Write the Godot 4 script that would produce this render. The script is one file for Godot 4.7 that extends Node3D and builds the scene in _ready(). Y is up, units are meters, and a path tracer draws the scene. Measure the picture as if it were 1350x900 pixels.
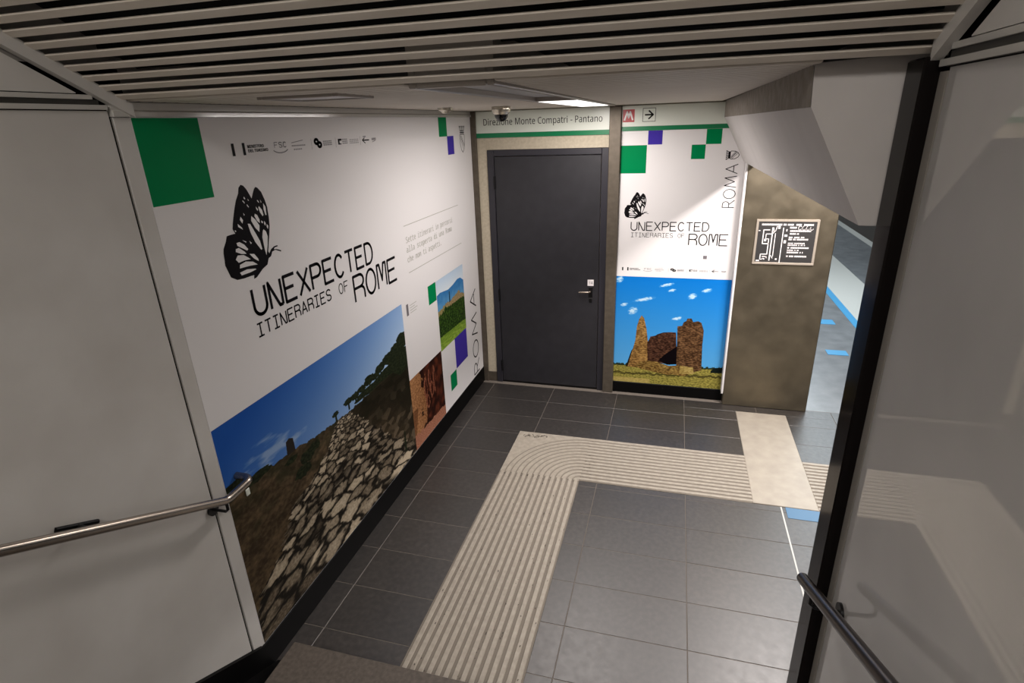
extends Node3D
# A landing at the foot of a metro-station stair. x = 0 is the left wall, z = 0 the back wall, y = 0 the landing floor.
const RW := 2.245          # plane of the right wall
const CEIL := 2.505        # underside of the flat ceiling
const FOLD := 3.36         # where the ceiling starts to climb with the stair
const SLOPE := 0.507       # pitch of the stair
const PITCH := 0.0525      # pitch of the ceiling slats

var M := {}
var taken := {}
var boxes := {}
var rng := RandomNumberGenerator.new()

# ---------------------------------------------------------------- helpers
func numbered(called: String, under: Node) -> String:
	var key := str(under.get_instance_id()) + called
	var k: int = taken.get(key, 0)
	taken[key] = k + 1
	return called if k == 0 else "%s_%03d" % [called, k]

func mat(color: Color, rough := 0.5, metal := 0.0, spec := 0.5) -> StandardMaterial3D:
	var m := StandardMaterial3D.new()
	m.albedo_color = color
	m.roughness = rough
	m.metallic = metal
	m.metallic_specular = spec
	return m

func noise_tex(freq: float, lo: Color, hi: Color, size := 512, kind := FastNoiseLite.TYPE_SIMPLEX_SMOOTH, octaves := 5, sx := 1.0, sd := 3) -> ImageTexture:
	var n := FastNoiseLite.new()
	n.seed = sd
	n.noise_type = kind
	n.frequency = freq
	n.fractal_octaves = octaves
	var im := n.get_seamless_image(size, size)
	var out := Image.create(size, size, false, Image.FORMAT_RGB8)
	for y in size:
		for x in size:
			var v := im.get_pixel(int(x * sx) % size, y).r
			out.set_pixel(x, y, lo.lerp(hi, v))
	return ImageTexture.create_from_image(out)

func tri_mat(m: StandardMaterial3D, tex: Texture2D, scale: Vector3) -> StandardMaterial3D:
	m.albedo_texture = tex
	m.uv1_triplanar = true
	m.uv1_world_triplanar = true
	m.uv1_scale = scale
	return m

func tag(o: Node, label := "", category := "", group := "", kind := "") -> void:
	if label: o.set_meta("label", label)
	if category: o.set_meta("category", category)
	if group: o.set_meta("group", group)
	if kind: o.set_meta("kind", kind)

func thing(called: String, at: Vector3, label := "", category := "", group := "") -> Node3D:
	var o := Node3D.new()
	o.name = numbered(called, self)
	o.position = at
	add_child(o, true)
	tag(o, label, category, group)
	return o

func shell(called: String, label: String, at := Vector3.ZERO) -> Node3D:
	var o := thing(called, at, label)
	tag(o, "", "", "", "structure")
	return o

func origin_of(n: Node) -> Vector3:
	var p := Vector3.ZERO
	var q: Node = n
	while q is Node3D and q != self:
		p += (q as Node3D).position
		q = q.get_parent()
	return p

# the mesh is given in scene coordinates and is shifted so that its own node sits at its parent's origin
func part(called: String, mesh: Mesh, m: Material, under: Node) -> MeshInstance3D:
	var o := MeshInstance3D.new()
	o.name = numbered(called, under)
	o.mesh = mesh
	o.material_override = m
	o.cast_shadow = GeometryInstance3D.SHADOW_CASTING_SETTING_ON
	under.add_child(o, true)
	if under != self: o.position = -origin_of(under)
	return o

func piece(called: String, mesh: Mesh, m: Material, under: Node, at: Vector3) -> MeshInstance3D:
	var o := part(called, mesh, m, under)
	o.position += at
	return o

func tool() -> SurfaceTool:
	var st := SurfaceTool.new()
	st.begin(Mesh.PRIMITIVE_TRIANGLES)
	return st

func tri(st: SurfaceTool, a: Vector3, b: Vector3, c: Vector3, n: Vector3, ua := Vector2.ZERO, ub := Vector2.ZERO, uc := Vector2.ZERO) -> void:
	if (b - a).cross(c - a).dot(n) > 0.0:
		var t := b; b = c; c = t
		var w := ub; ub = uc; uc = w
	st.set_normal(n); st.set_uv(ua); st.add_vertex(a)
	st.set_normal(n); st.set_uv(ub); st.add_vertex(b)
	st.set_normal(n); st.set_uv(uc); st.add_vertex(c)

func face(st: SurfaceTool, p: Array, inside: Vector3) -> void:   # a convex flat polygon whose outside lies away from «inside»
	var n: Vector3 = (p[1] - p[0]).cross(p[2] - p[0]).normalized()
	if n.dot(p[0] - inside) < 0.0: n = -n
	for i in range(1, p.size() - 1): tri(st, p[0], p[i], p[i + 1], n)

func add_box(st: SurfaceTool, lo: Vector3, hi: Vector3, bev := 0.0) -> void:
	var c := (lo + hi) * 0.5
	var h := (hi - lo) * 0.5
	bev = minf(bev, minf(h.x, minf(h.y, h.z)) * 0.9)
	for ax in 3:
		var b := (ax + 1) % 3
		var d := (ax + 2) % 3
		for s in [-1.0, 1.0]:
			var q := []
			for w in [[-1, -1], [1, -1], [1, 1], [-1, 1]]:
				var v := Vector3.ZERO
				v[ax] = s * h[ax]; v[b] = w[0] * (h[b] - bev); v[d] = w[1] * (h[d] - bev)
				q.append(c + v)
			face(st, q, c)
	if bev <= 0.0: return
	for ax in 3:                                            # the twelve bevelled edges run along ax
		var b := (ax + 1) % 3
		var d := (ax + 2) % 3
		for s in [-1.0, 1.0]:
			for t in [-1.0, 1.0]:
				var q := []
				for e in [[-1, 0], [1, 0], [1, 1], [-1, 1]]:
					var v := Vector3.ZERO
					v[ax] = e[0] * (h[ax] - bev)
					v[b] = s * (h[b] - (bev if e[1] else 0.0))
					v[d] = t * (h[d] - (0.0 if e[1] else bev))
					q.append(c + v)
				face(st, q, c)
	for i in 8:
		var s := Vector3(1 if i & 1 else -1, 1 if i & 2 else -1, 1 if i & 4 else -1)
		var g := h - Vector3.ONE * bev
		face(st, [c + s * Vector3(h.x, g.y, g.z), c + s * Vector3(g.x, h.y, g.z), c + s * Vector3(g.x, g.y, h.z)], c)

func box(lo: Vector3, hi: Vector3, bev := 0.0) -> ArrayMesh:
	var st := tool()
	add_box(st, lo, hi, bev)
	return st.commit()

func shared_box(size: Vector3, bev: float) -> ArrayMesh:      # centred, one mesh per size
	var key := "%.4f %.4f %.4f %.4f" % [size.x, size.y, size.z, bev]
	if not boxes.has(key): boxes[key] = box(-size * 0.5, size * 0.5, bev)
	return boxes[key]

# a polygon extruded along an axis: the two kept axes are (axis+1, axis+2)
func prism(poly: PackedVector2Array, axis: int, a: float, b: float) -> ArrayMesh:
	var st := tool()
	var put := func(p: Vector2, w: float) -> Vector3:
		var v := Vector3.ZERO
		v[axis] = w; v[(axis + 1) % 3] = p.x; v[(axis + 2) % 3] = p.y
		return v
	var e := Vector3.ZERO
	e[axis] = 1.0
	var ix := Geometry2D.triangulate_polygon(poly)
	for i in range(0, ix.size(), 3):
		tri(st, put.call(poly[ix[i]], a), put.call(poly[ix[i + 1]], a), put.call(poly[ix[i + 2]], a), -e * signf(b - a))
		tri(st, put.call(poly[ix[i]], b), put.call(poly[ix[i + 1]], b), put.call(poly[ix[i + 2]], b), e * signf(b - a))
	var cw := Geometry2D.is_polygon_clockwise(poly)
	for i in poly.size():
		var p := poly[i]
		var q := poly[(i + 1) % poly.size()]
		var d := (q - p).normalized()
		var n2 := Vector2(d.y, -d.x) * (-1.0 if cw else 1.0)
		var n: Vector3 = put.call(n2, 0.0)
		tri(st, put.call(p, a), put.call(q, a), put.call(q, b), n)
		tri(st, put.call(p, a), put.call(q, b), put.call(p, b), n)
	return st.commit()

func loft_z(p: Array, z0: float, q: Array, z1: float) -> ArrayMesh:      # between two convex outlines in x and y
	var st := tool()
	var c := Vector3.ZERO
	for i in p.size(): c += Vector3(p[i].x, p[i].y, z0) + Vector3(q[i].x, q[i].y, z1)
	c /= 2.0 * p.size()
	var a := []
	var b := []
	for i in p.size():
		a.append(Vector3(p[i].x, p[i].y, z0)); b.append(Vector3(q[i].x, q[i].y, z1))
	face(st, a, c); face(st, b, c)
	for i in p.size():
		var j := (i + 1) % p.size()
		face(st, [a[i], a[j], b[j]], c); face(st, [a[i], b[j], b[i]], c)
	return st.commit()

func add_tube(st: SurfaceTool, pts: Array, r: float, segs := 20, caps := true) -> void:
	var rings := []
	var norms := []
	var prev := Vector3.UP
	for i in pts.size():
		var d: Vector3 = (pts[mini(i + 1, pts.size() - 1)] - pts[maxi(i - 1, 0)]).normalized()
		var side := d.cross(prev if absf(d.dot(prev)) < 0.98 else Vector3.RIGHT).normalized()
		var up := side.cross(d).normalized()
		prev = up
		var ring := []
		var nn := []
		for k in segs:
			var t := TAU * k / segs
			var n := side * cos(t) + up * sin(t)
			nn.append(n)
			ring.append(pts[i] + n * r)
		rings.append(ring)
		norms.append(nn)
	for i in pts.size() - 1:
		for k in segs:
			var l := (k + 1) % segs
			var q := [[rings[i][k], norms[i][k]], [rings[i][l], norms[i][l]], [rings[i + 1][l], norms[i + 1][l]], [rings[i + 1][k], norms[i + 1][k]]]
			for t in [[0, 1, 2], [0, 2, 3]]:
				var o: Array = t
				if (q[t[1]][0] - q[t[0]][0]).cross(q[t[2]][0] - q[t[0]][0]).dot(q[0][1]) > 0.0: o = [t[0], t[2], t[1]]
				for j in o:
					st.set_normal(q[j][1]); st.set_uv(Vector2.ZERO); st.add_vertex(q[j][0])
	if caps:
		for e in [0, pts.size() - 1]:
			var n: Vector3 = (pts[0] - pts[1]).normalized() if e == 0 else (pts[e] - pts[e - 1]).normalized()
			for k in range(1, segs - 1): tri(st, rings[e][0], rings[e][k], rings[e][k + 1], n)

# a lathed shape: profile of (radius, height) round a vertical axis
func add_lathe(st: SurfaceTool, c: Vector3, prof: Array, segs := 28) -> void:
	for i in prof.size() - 1:
		var p: Vector2 = prof[i]
		var q: Vector2 = prof[i + 1]
		var d := (q - p).normalized()
		var n2 := Vector2(d.y, -d.x)
		for k in segs:
			var a := TAU * k / segs
			var b := TAU * (k + 1) / segs
			var ea := Vector3(cos(a), 0, sin(a))
			var eb := Vector3(cos(b), 0, sin(b))
			var v := [c + ea * p.x + Vector3.UP * p.y, c + eb * p.x + Vector3.UP * p.y, c + eb * q.x + Vector3.UP * q.y, c + ea * q.x + Vector3.UP * q.y]
			var na := ea * n2.x + Vector3.UP * n2.y
			var nb := eb * n2.x + Vector3.UP * n2.y
			var ns := [na, nb, nb, na]
			for t in [[0, 1, 2], [0, 2, 3]]:
				if (v[t[1]] - v[t[0]]).cross(v[t[2]] - v[t[0]]).length() < 1e-12: continue
				var o: Array = t
				if (v[t[1]] - v[t[0]]).cross(v[t[2]] - v[t[0]]).dot(ns[t[0]] + ns[t[1]]) > 0.0: o = [t[0], t[2], t[1]]
				for j in o:
					st.set_normal(ns[j]); st.set_uv(Vector2.ZERO); st.add_vertex(v[j])

# ---------------------------------------------------------------- flat print on the walls: frame 0 left wall (u runs from its near edge), 1 back wall (u = x), 2 steel column
func at(fr: int, u: float, v: float, d: float) -> Vector3:
	match fr:
		0: return Vector3(d, v, 3.338 - u)
		1: return Vector3(u, v, d)
	return Vector3(u, v, 0.09 + d)

func nrm(fr: int) -> Vector3:
	return Vector3.RIGHT if fr == 0 else Vector3.BACK

func add_flat(st: SurfaceTool, fr: int, poly: PackedVector2Array, d: float) -> void:
	var ix := Geometry2D.triangulate_polygon(poly)
	for i in range(0, ix.size(), 3):
		tri(st, at(fr, poly[ix[i]].x, poly[ix[i]].y, d), at(fr, poly[ix[i + 1]].x, poly[ix[i + 1]].y, d), at(fr, poly[ix[i + 2]].x, poly[ix[i + 2]].y, d), nrm(fr))

func add_rect(st: SurfaceTool, fr: int, u0: float, v0: float, u1: float, v1: float, d: float) -> void:
	var p := [at(fr, u0, v1, d), at(fr, u1, v1, d), at(fr, u1, v0, d), at(fr, u0, v0, d)]
	tri(st, p[0], p[1], p[2], nrm(fr), Vector2(0, 0), Vector2(1, 0), Vector2(1, 1))
	tri(st, p[0], p[2], p[3], nrm(fr), Vector2(0, 0), Vector2(1, 1), Vector2(0, 1))

func print_rect(called: String, fr: int, u0: float, v0: float, u1: float, v1: float, m: Material, under: Node, d := 0.0006) -> MeshInstance3D:
	var st := tool()
	add_rect(st, fr, u0, v0, u1, v1, d)
	return part(called, st.commit(), m, under)

func add_stroke(st: SurfaceTool, fr: int, pts: Array, w: float, d: float, round_ends := false) -> void:
	for i in pts.size() - 1:
		var a: Vector2 = pts[i]
		var b: Vector2 = pts[i + 1]
		var n := (b - a).orthogonal().normalized() * w * 0.5
		add_flat(st, fr, PackedVector2Array([a + n, b + n, b - n, a - n]), d)
	for i in pts.size():
		if not round_ends and (i == 0 or i == pts.size() - 1) and pts[0] != pts[-1]: continue
		var c := PackedVector2Array()
		for k in 10: c.append(pts[i] + Vector2.from_angle(TAU * k / 10.0) * w * 0.5)
		add_flat(st, fr, c, d)

func arc(cx: float, cy: float, rx: float, ry: float, a0: float, a1: float, n := 10) -> Array:
	var r := []
	for i in n + 1:
		var t := deg_to_rad(lerpf(a0, a1, float(i) / n))
		r.append(Vector2(cx + rx * cos(t), cy + ry * sin(t)))
	return r

func glyph(ch: String, roman := false) -> Array:               # strokes of a capital in a unit cell
	var v := func(l: Array) -> Array:
		var r := []
		for i in range(0, l.size(), 2): r.append(Vector2(l[i], l[i + 1]))
		return r
	match ch:
		"U": return [v.call([0, 1]) + arc(0.5, 0.32, 0.5, 0.32, 180, 360, 12) + v.call([1, 1])]
		"N": return [v.call([0, 0, 0, 1, 0.72, 0.02, 1, 0.02]), v.call([1, 0, 1, 1])]
		"E": return [v.call([1, 0, 0, 0, 0, 1, 1, 1]), v.call([0, 0.53, 0.82, 0.53])]
		"X": return [v.call([0, 0, 1, 1]), v.call([0, 1, 1, 0])]
		"P": return [v.call([0, 0, 0, 1, 0.62, 1]) + arc(0.62, 0.74, 0.38, 0.26, 90, -90, 8) + v.call([0, 0.48])]
		"C": return [arc(0.5, 0.5, 0.5, 0.5, 38, 322, 16)]
		"T": return [v.call([0, 1, 1, 1]), v.call([0.5, 1, 0.5, 0])]
		"D": return [v.call([0, 0, 0, 1, 0.4, 1]) + arc(0.4, 0.5, 0.6, 0.5, 90, -90, 12) + v.call([0, 0])]
		"I": return [v.call([0.05, 1, 0.95, 1]), v.call([0.05, 0, 0.95, 0]), v.call([0.5, 1, 0.5, 0])]
		"R":
			if roman: return [v.call([0, 0, 0, 1, 0.45, 1]) + arc(0.45, 0.73, 0.36, 0.27, 90, -90, 10) + v.call([0, 0.46]), v.call([0.4, 0.46, 1, 0])]
			return [v.call([0, 0, 0, 1, 0.62, 1]) + arc(0.62, 0.76, 0.38, 0.24, 90, -90, 8) + v.call([0, 0.52]), v.call([0.62, 0.52]) + arc(0.62, 0.28, 0.38, 0.24, 90, 0, 5) + v.call([1, 0])]
		"A": return [v.call([0, 0, 0.5, 1, 1, 0]), v.call([0.2, 0.34, 0.8, 0.34])]
		"S": return [arc(0.5, 0.75, 0.48, 0.25, 20, 270, 10) + arc(0.5, 0.25, 0.48, 0.25, 90, -160, 10)]
		"O": return [arc(0.5, 0.5, 0.5, 0.5, 0, 360, 24)]
		"F": return [v.call([0, 0, 0, 1, 1, 1]), v.call([0, 0.53, 0.8, 0.53])]
		"M":
			if roman: return [v.call([0, 0, 0.16, 1, 0.5, 0.16, 0.84, 1, 1, 0])]
			return [v.call([0, 0, 0, 1, 0.26, 1, 0.5, 0.3, 0.74, 1, 1, 1, 1, 0])]
	return []

# a line of stroke capitals: from u0 in steps of pitch, glyph cell w x h, baseline v0
func write(st: SurfaceTool, fr: int, text: String, u0: float, v0: float, pitch: float, w: float, h: float, weight: float, d := 0.0007, widths := {}, upright := false, roman := false) -> void:
	var u := u0
	for ch in text:
		var k: float = widths.get(ch, 1.0)
		for s in glyph(ch, roman):
			var p := []
			for q in s:
				if upright: p.append(Vector2(u0 - q.y * h, v0 + (u - u0) + q.x * w * k))      # turned a quarter, reading upwards
				else: p.append(Vector2(u + q.x * w * k, v0 + q.y * h))
			add_stroke(st, fr, p, weight, d)
		u += pitch * k

# lettering in the outline font, laid flat on a wall
func lettering(called: String, text: String, fr: int, u: float, v: float, cap: float, m: Material, under: Node, squeeze := 1.0, d := 0.0008, font := "Droid Sans", bold := 400, width := 0.0) -> MeshInstance3D:
	var t := TextMesh.new()
	var f := SystemFont.new()
	f.font_names = PackedStringArray([font])
	f.font_weight = bold
	t.font = f
	t.font_size = 64
	t.pixel_size = cap / (64.0 * 0.714)
	t.depth = 0.0004
	t.text = text
	t.horizontal_alignment = HORIZONTAL_ALIGNMENT_LEFT
	t.vertical_alignment = VERTICAL_ALIGNMENT_BOTTOM
	var a := t.get_aabb()
	if width > 0.0: squeeze = width / a.size.x
	var o := part(called, t, m, under)
	var bs := Basis(Vector3.FORWARD, Vector3.UP, Vector3.RIGHT) if fr == 0 else Basis()
	o.basis = bs * Basis.from_scale(Vector3(squeeze, 1, 1))
	o.position += at(fr, u, v, d) - o.basis * Vector3(a.position.x, t_base(t), 0)
	return o

func t_base(t: TextMesh) -> float:       # height of the baseline: measured on a letter without descender
	var probe: TextMesh = t.duplicate()
	probe.text = "H"
	return probe.get_aabb().position.y

# ---------------------------------------------------------------- pictures printed on the murals
func fbm(freq: float, sd: int, oct := 4) -> FastNoiseLite:
	var n := FastNoiseLite.new()
	n.seed = sd
	n.noise_type = FastNoiseLite.TYPE_SIMPLEX_SMOOTH
	n.frequency = freq
	n.fractal_octaves = oct
	return n

func along(pts: Array, x: float, flip := false) -> float:      # linear look-up in a list of points
	for i in pts.size() - 1:
		var a: Vector2 = pts[i]
		var b: Vector2 = pts[i + 1]
		if flip:
			a = Vector2(a.y, a.x); b = Vector2(b.y, b.x)
		if x <= b.x: return lerpf(a.y, b.y, clampf((x - a.x) / maxf(b.x - a.x, 1e-5), 0, 1))
	var l: Vector2 = pts[-1]
	return l.x if flip else l.y

func fill(im: Image, poly: Array, paint: Callable) -> void:    # scan-line fill in unit coordinates
	var w := im.get_width()
	var h := im.get_height()
	var lo := 1.0
	var hi := 0.0
	for p in poly:
		lo = minf(lo, p.y); hi = maxf(hi, p.y)
	for y in range(maxi(0, int(lo * h)), mini(h, int(hi * h) + 1)):
		var v := (y + 0.5) / h
		var xs := []
		for i in poly.size():
			var a: Vector2 = poly[i]
			var b: Vector2 = poly[(i + 1) % poly.size()]
			if (a.y > v) != (b.y > v): xs.append(a.x + (v - a.y) / (b.y - a.y) * (b.x - a.x))
		xs.sort()
		for k in range(0, xs.size() - 1, 2):
			for x in range(clampi(int(xs[k] * w), 0, w), clampi(int(xs[k + 1] * w) + 1, 0, w)):
				im.set_pixel(x, y, paint.call((x + 0.5) / w, v))

func blob(cx: float, cy: float, rx: float, ry: float, sd: int) -> Array:
	rng.seed = sd
	var r := []
	for k in 22:
		var j := rng.randf_range(0.78, 1.12)
		r.append(Vector2(cx + cos(TAU * k / 22.0) * rx * j, cy + sin(TAU * k / 22.0) * ry * j))
	return r

func V(l: Array) -> Array:
	var r := []
	for i in range(0, l.size(), 2): r.append(Vector2(l[i], l[i + 1]))
	return r

func picture(im: Image, rough: float) -> StandardMaterial3D:
	im.generate_mipmaps()
	var m := mat(Color.WHITE, rough, 0.0, 0.15)
	m.albedo_texture = ImageTexture.create_from_image(im)
	return m

func old_road() -> Image:                                      # a basalt-paved ancient road between dry banks under a blue sky
	var w := 864
	var h := 570
	var im := Image.create(w, h, false, Image.FORMAT_RGB8)
	var hill := V([0, .29, .045, .262, .111, .287, .19, .303, .262, .311, .358, .335, .445, .345, .53, .355, .615, .36, .73, .35, .85, .345, 1, .36])
	var left := V([.476, .355, .403, .446, .323, .515, .222, .545, .179, .603, .124, .705, .043, .765, .01, .811, -.02, .9, -.1, 1])
	var right := V([.55, .355, .605, .432, .675, .531, .74, .62, .804, .72, .9, .83, 1.015, .965, 1.1, 1])
	var n1 := fbm(6, 11)
	var n2 := fbm(38, 12, 3)
	var n3 := fbm(2.2, 13, 3)
	var cell := FastNoiseLite.new()
	cell.noise_type = FastNoiseLite.TYPE_CELLULAR
	cell.frequency = 1.0
	cell.seed = 5
	cell.cellular_jitter = 0.9
	cell.fractal_type = FastNoiseLite.FRACTAL_NONE
	cell.cellular_return_type = FastNoiseLite.RETURN_DISTANCE2_SUB
	var val: FastNoiseLite = cell.duplicate()
	val.cellular_return_type = FastNoiseLite.RETURN_CELL_VALUE
	for y in h:
		var v := (y + 0.5) / h
		var xl := along(left, v, true)
		var xr := along(right, v, true)
		for x in w:
			var u := (x + 0.5) / w
			var c: Color
			var top := along(hill, u) + n1.get_noise_2d(u * 5, 3) * 0.012
			if v < top:
				var t := clampf(u * 0.85 + v * 1.0 - 0.10, 0, 1)
				c = Color(.13, .33, .66).lerp(Color(.72, .82, .93), pow(t, 1.15))
				var cl := n3.get_noise_2d(u * 3.0 + 4.0, v * 9.0) + 0.62 - absf(v - 0.255) * 9.0 - absf(u - 0.15) * 4.5
				if cl > 0: c = c.lerp(Color(.80, .84, .88), clampf(cl * 0.9, 0, 0.5))
			else:
				var g := n1.get_noise_2d(u, v * 1.6) * 0.5 + n2.get_noise_2d(u, v) * 0.5
				c = Color(.22, .18, .13).lerp(Color(.42, .35, .26), clampf(0.42 + g * 1.1, 0, 1))
				if u > 0.5: c = c.lerp(Color(.13, .12, .09), clampf((u - 0.5) * 2.2 - (v - top) * 1.0, 0, 0.8))
				c = c.lerp(Color(.15, .16, .10), clampf(0.35 - (v - top) * 2.2 + n1.get_noise_2d(u * 1.5, v * 2 + 7) * 0.8, 0, 0.85))
				var edge := n2.get_noise_2d(u * 0.5, v) * 0.03
				if v > 0.35 and u > xl + edge and u < xr + edge:
					var p := v - 0.27
					var q := Vector2((u - 0.5) / p * 5.2, log(p) * 8.6)
					q += Vector2(n1.get_noise_2d(q.x * .2, q.y * .2), n1.get_noise_2d(q.x * .2 + 9, q.y * .2)) * 0.35
					var dd := cell.get_noise_2d(q.x, q.y) + 1.0
					var cv := val.get_noise_2d(q.x, q.y) * 0.5 + 0.5
					var s := Color(.30, .26, .21).lerp(Color(.78, .72, .62), clampf(cv * 0.95 + 0.1 + n2.get_noise_2d(u * 1.7, v * 1.7) * 0.3, 0, 1))
					s = s.lerp(Color(.93, .89, .80), clampf((dd - 0.5) * 0.5, 0, 0.35))
					c = s.lerp(Color(.11, .095, .075), clampf(1.12 - (dd - 0.05) * 4.2, 0, 1))
				elif u > xr + edge and v > 0.36:
					var r := val.get_noise_2d(u * 26, v * 32) * 0.5 + 0.5
					c = c.lerp(Color(.10, .09, .06), clampf(0.85 - (v - 0.36) * 2.6, 0, 0.75)).lerp(Color(.52, .46, .38), clampf((r - 0.6) * 1.6, 0, clampf((v - 0.40) * 2.0, 0.08, 0.75)))
			im.set_pixel(x, y, c)
	var dark := func(a: float, b: float) -> Color: return Color(.10, .12, .08).lerp(Color(.19, .22, .14), clampf(n2.get_noise_2d(a * 1.5, b * 1.5) + 0.4, 0, 1))
	for p in [[.02, .27, .05, .035], [.11, .292, .05, .02], [.70, .335, .12, .02], [.86, .325, .13, .035], [.97, .34, .09, .07], [.31, .39, .035, .03], [.35, .375, .03, .022], [.24, .345, .03, .015], [.28, .44, .04, .03]]: fill(im, blob(p[0], p[1], p[2], p[3], int(p[0] * 999)), dark)
	for p in [[.476, .312, .018, .013], [.555, .302, .030, .016], [.60, .305, .03, .02], [.645, .297, .03, .02], [.70, .283, .042, .026], [.745, .29, .03, .02], [.785, .268, .042, .028], [.85, .255, .05, .036], [.915, .238, .055, .042], [.975, .215, .06, .05], [.93, .29, .09, .04]]:
		fill(im, blob(p[0], p[1], p[2], p[3], int(p[0] * 777)), dark)
		fill(im, V([p[0] - .004, p[1], p[0] + .003, p[1], p[0] + .004, .35, p[0] - .005, .35]), dark)
	fill(im, V([.228, .315, .232, .252, .246, .244, .262, .256, .264, .316]), func(a, b): return Color(.17, .15, .14))
	fill(im, V([.905, .78, .915, .78, .915, .92, .90, .92]), dark)
	return im

func green_park() -> Image:                                    # a ruin on a wooded rise, a blue ridge behind, mown grass in front
	var s := 380
	var im := Image.create(s, s, false, Image.FORMAT_RGB8)
	var ridge := V([0, .20, .11, .185, .4, .22, .59, .20, .76, .165, .88, .175, 1, .24])
	var trees := V([0, .47, .12, .44, .29, .415, .45, .43, .6, .41, .75, .40, .9, .45, 1, .47])
	var n1 := fbm(7, 21)
	var n2 := fbm(34, 22, 3)
	for y in s:
		for x in s:
			var u := (x + 0.5) / s
			var v := (y + 0.5) / s
			var c := Color(.72, .80, .88).lerp(Color(.88, .91, .93), v * 4)
			if v > along(ridge, u): c = Color(.20, .45, .68).lerp(Color(.45, .66, .80), clampf((v - .2) * 3 + n1.get_noise_2d(u, v) * 0.3, 0, 1))
			if v > along(trees, u) - 0.03 + n2.get_noise_2d(u * .6, 1) * 0.03: c = Color(.62, .55, .38).lerp(Color(.42, .42, .22), clampf(n2.get_noise_2d(u, v) + 0.3, 0, 1))
			if v > along(trees, u) + 0.03 + n1.get_noise_2d(u * 2, 2) * 0.05: c = Color(.09, .17, .06).lerp(Color(.27, .38, .14), clampf(n2.get_noise_2d(u * .7, v * .7) * 1.6 + n1.get_noise_2d(u * 2, v * 2) * 0.9 + 0.35, 0, 1))
			if v > .80 + u * 0.05 + n2.get_noise_2d(u, 4) * 0.01: c = Color(.42, .55, .18).lerp(Color(.62, .72, .30), clampf(n1.get_noise_2d(u, v * 4) + (v - .8) * 3, 0, 1))
			im.set_pixel(x, y, c)
	var wall := func(a: float, b: float) -> Color: return Color(.66, .58, .42).lerp(Color(.50, .42, .30), clampf(n2.get_noise_2d(a, b) + 0.5, 0, 1))
	fill(im, V([.29, .44, .30, .39, .36, .385, .37, .41, .5, .40, .56, .37, .6, .375, .62, .40, .72, .36, .77, .335, .83, .36, .84, .40, .93, .41, .95, .47, .6, .47]), wall)
	fill(im, V([.41, .41, .415, .255, .445, .255, .45, .41]), func(a, b): return Color(.16, .25, .30))
	return im

func worn_relief() -> Image:                                   # a worn tuff relief in a dark red niche
	var s := 380
	var im := Image.create(s, s, false, Image.FORMAT_RGB8)
	var n1 := fbm(5, 31)
	var n2 := fbm(26, 32, 4)
	for y in s:
		for x in s:
			var u := (x + 0.5) / s
			var v := (y + 0.5) / s
			var g := n1.get_noise_2d(u, v)
			var c := Color(.16, .08, .06).lerp(Color(.36, .18, .12), clampf(0.4 + g * 1.3, 0, 1))
			if u < 0.36 + g * 0.22 + (0.06 - absf(v - .35) * 0.25): c = Color(.78, .58, .40).lerp(Color(.48, .31, .19), clampf(0.35 + n2.get_noise_2d(u, v) * 0.8 + u * 0.9, 0, 1))
			if u < 0.14 - (v - .5) * 0.3 and v > .45: c = c.lerp(Color(.30, .17, .10), 0.5)
			if v > .80 + u * 0.05 + n1.get_noise_2d(u * 2, 3) * 0.03: c = Color(.72, .50, .40).lerp(Color(.50, .32, .25), clampf(0.4 + n2.get_noise_2d(u, v * 2), 0, 1))
			im.set_pixel(x, y, c)
	var pale := func(a: float, b: float) -> Color: return Color(.62, .40, .30).lerp(Color(.40, .20, .14), clampf(0.4 + n2.get_noise_2d(a * 1.4, b * 1.4), 0, 1))
	for p in [[.42, .30, .05, .16], [.55, .22, .04, .13], [.60, .40, .06, .13], [.46, .52, .06, .10], [.70, .30, .035, .2]]:
		fill(im, blob(p[0], p[1], p[2], p[3], int(p[0] * 555)), pale)
		fill(im, blob(p[0] + .012, p[1], p[2] * .55, p[3] * .7, int(p[0] * 555) + 1), func(a, b): return Color(.24, .11, .08))
	return im

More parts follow.
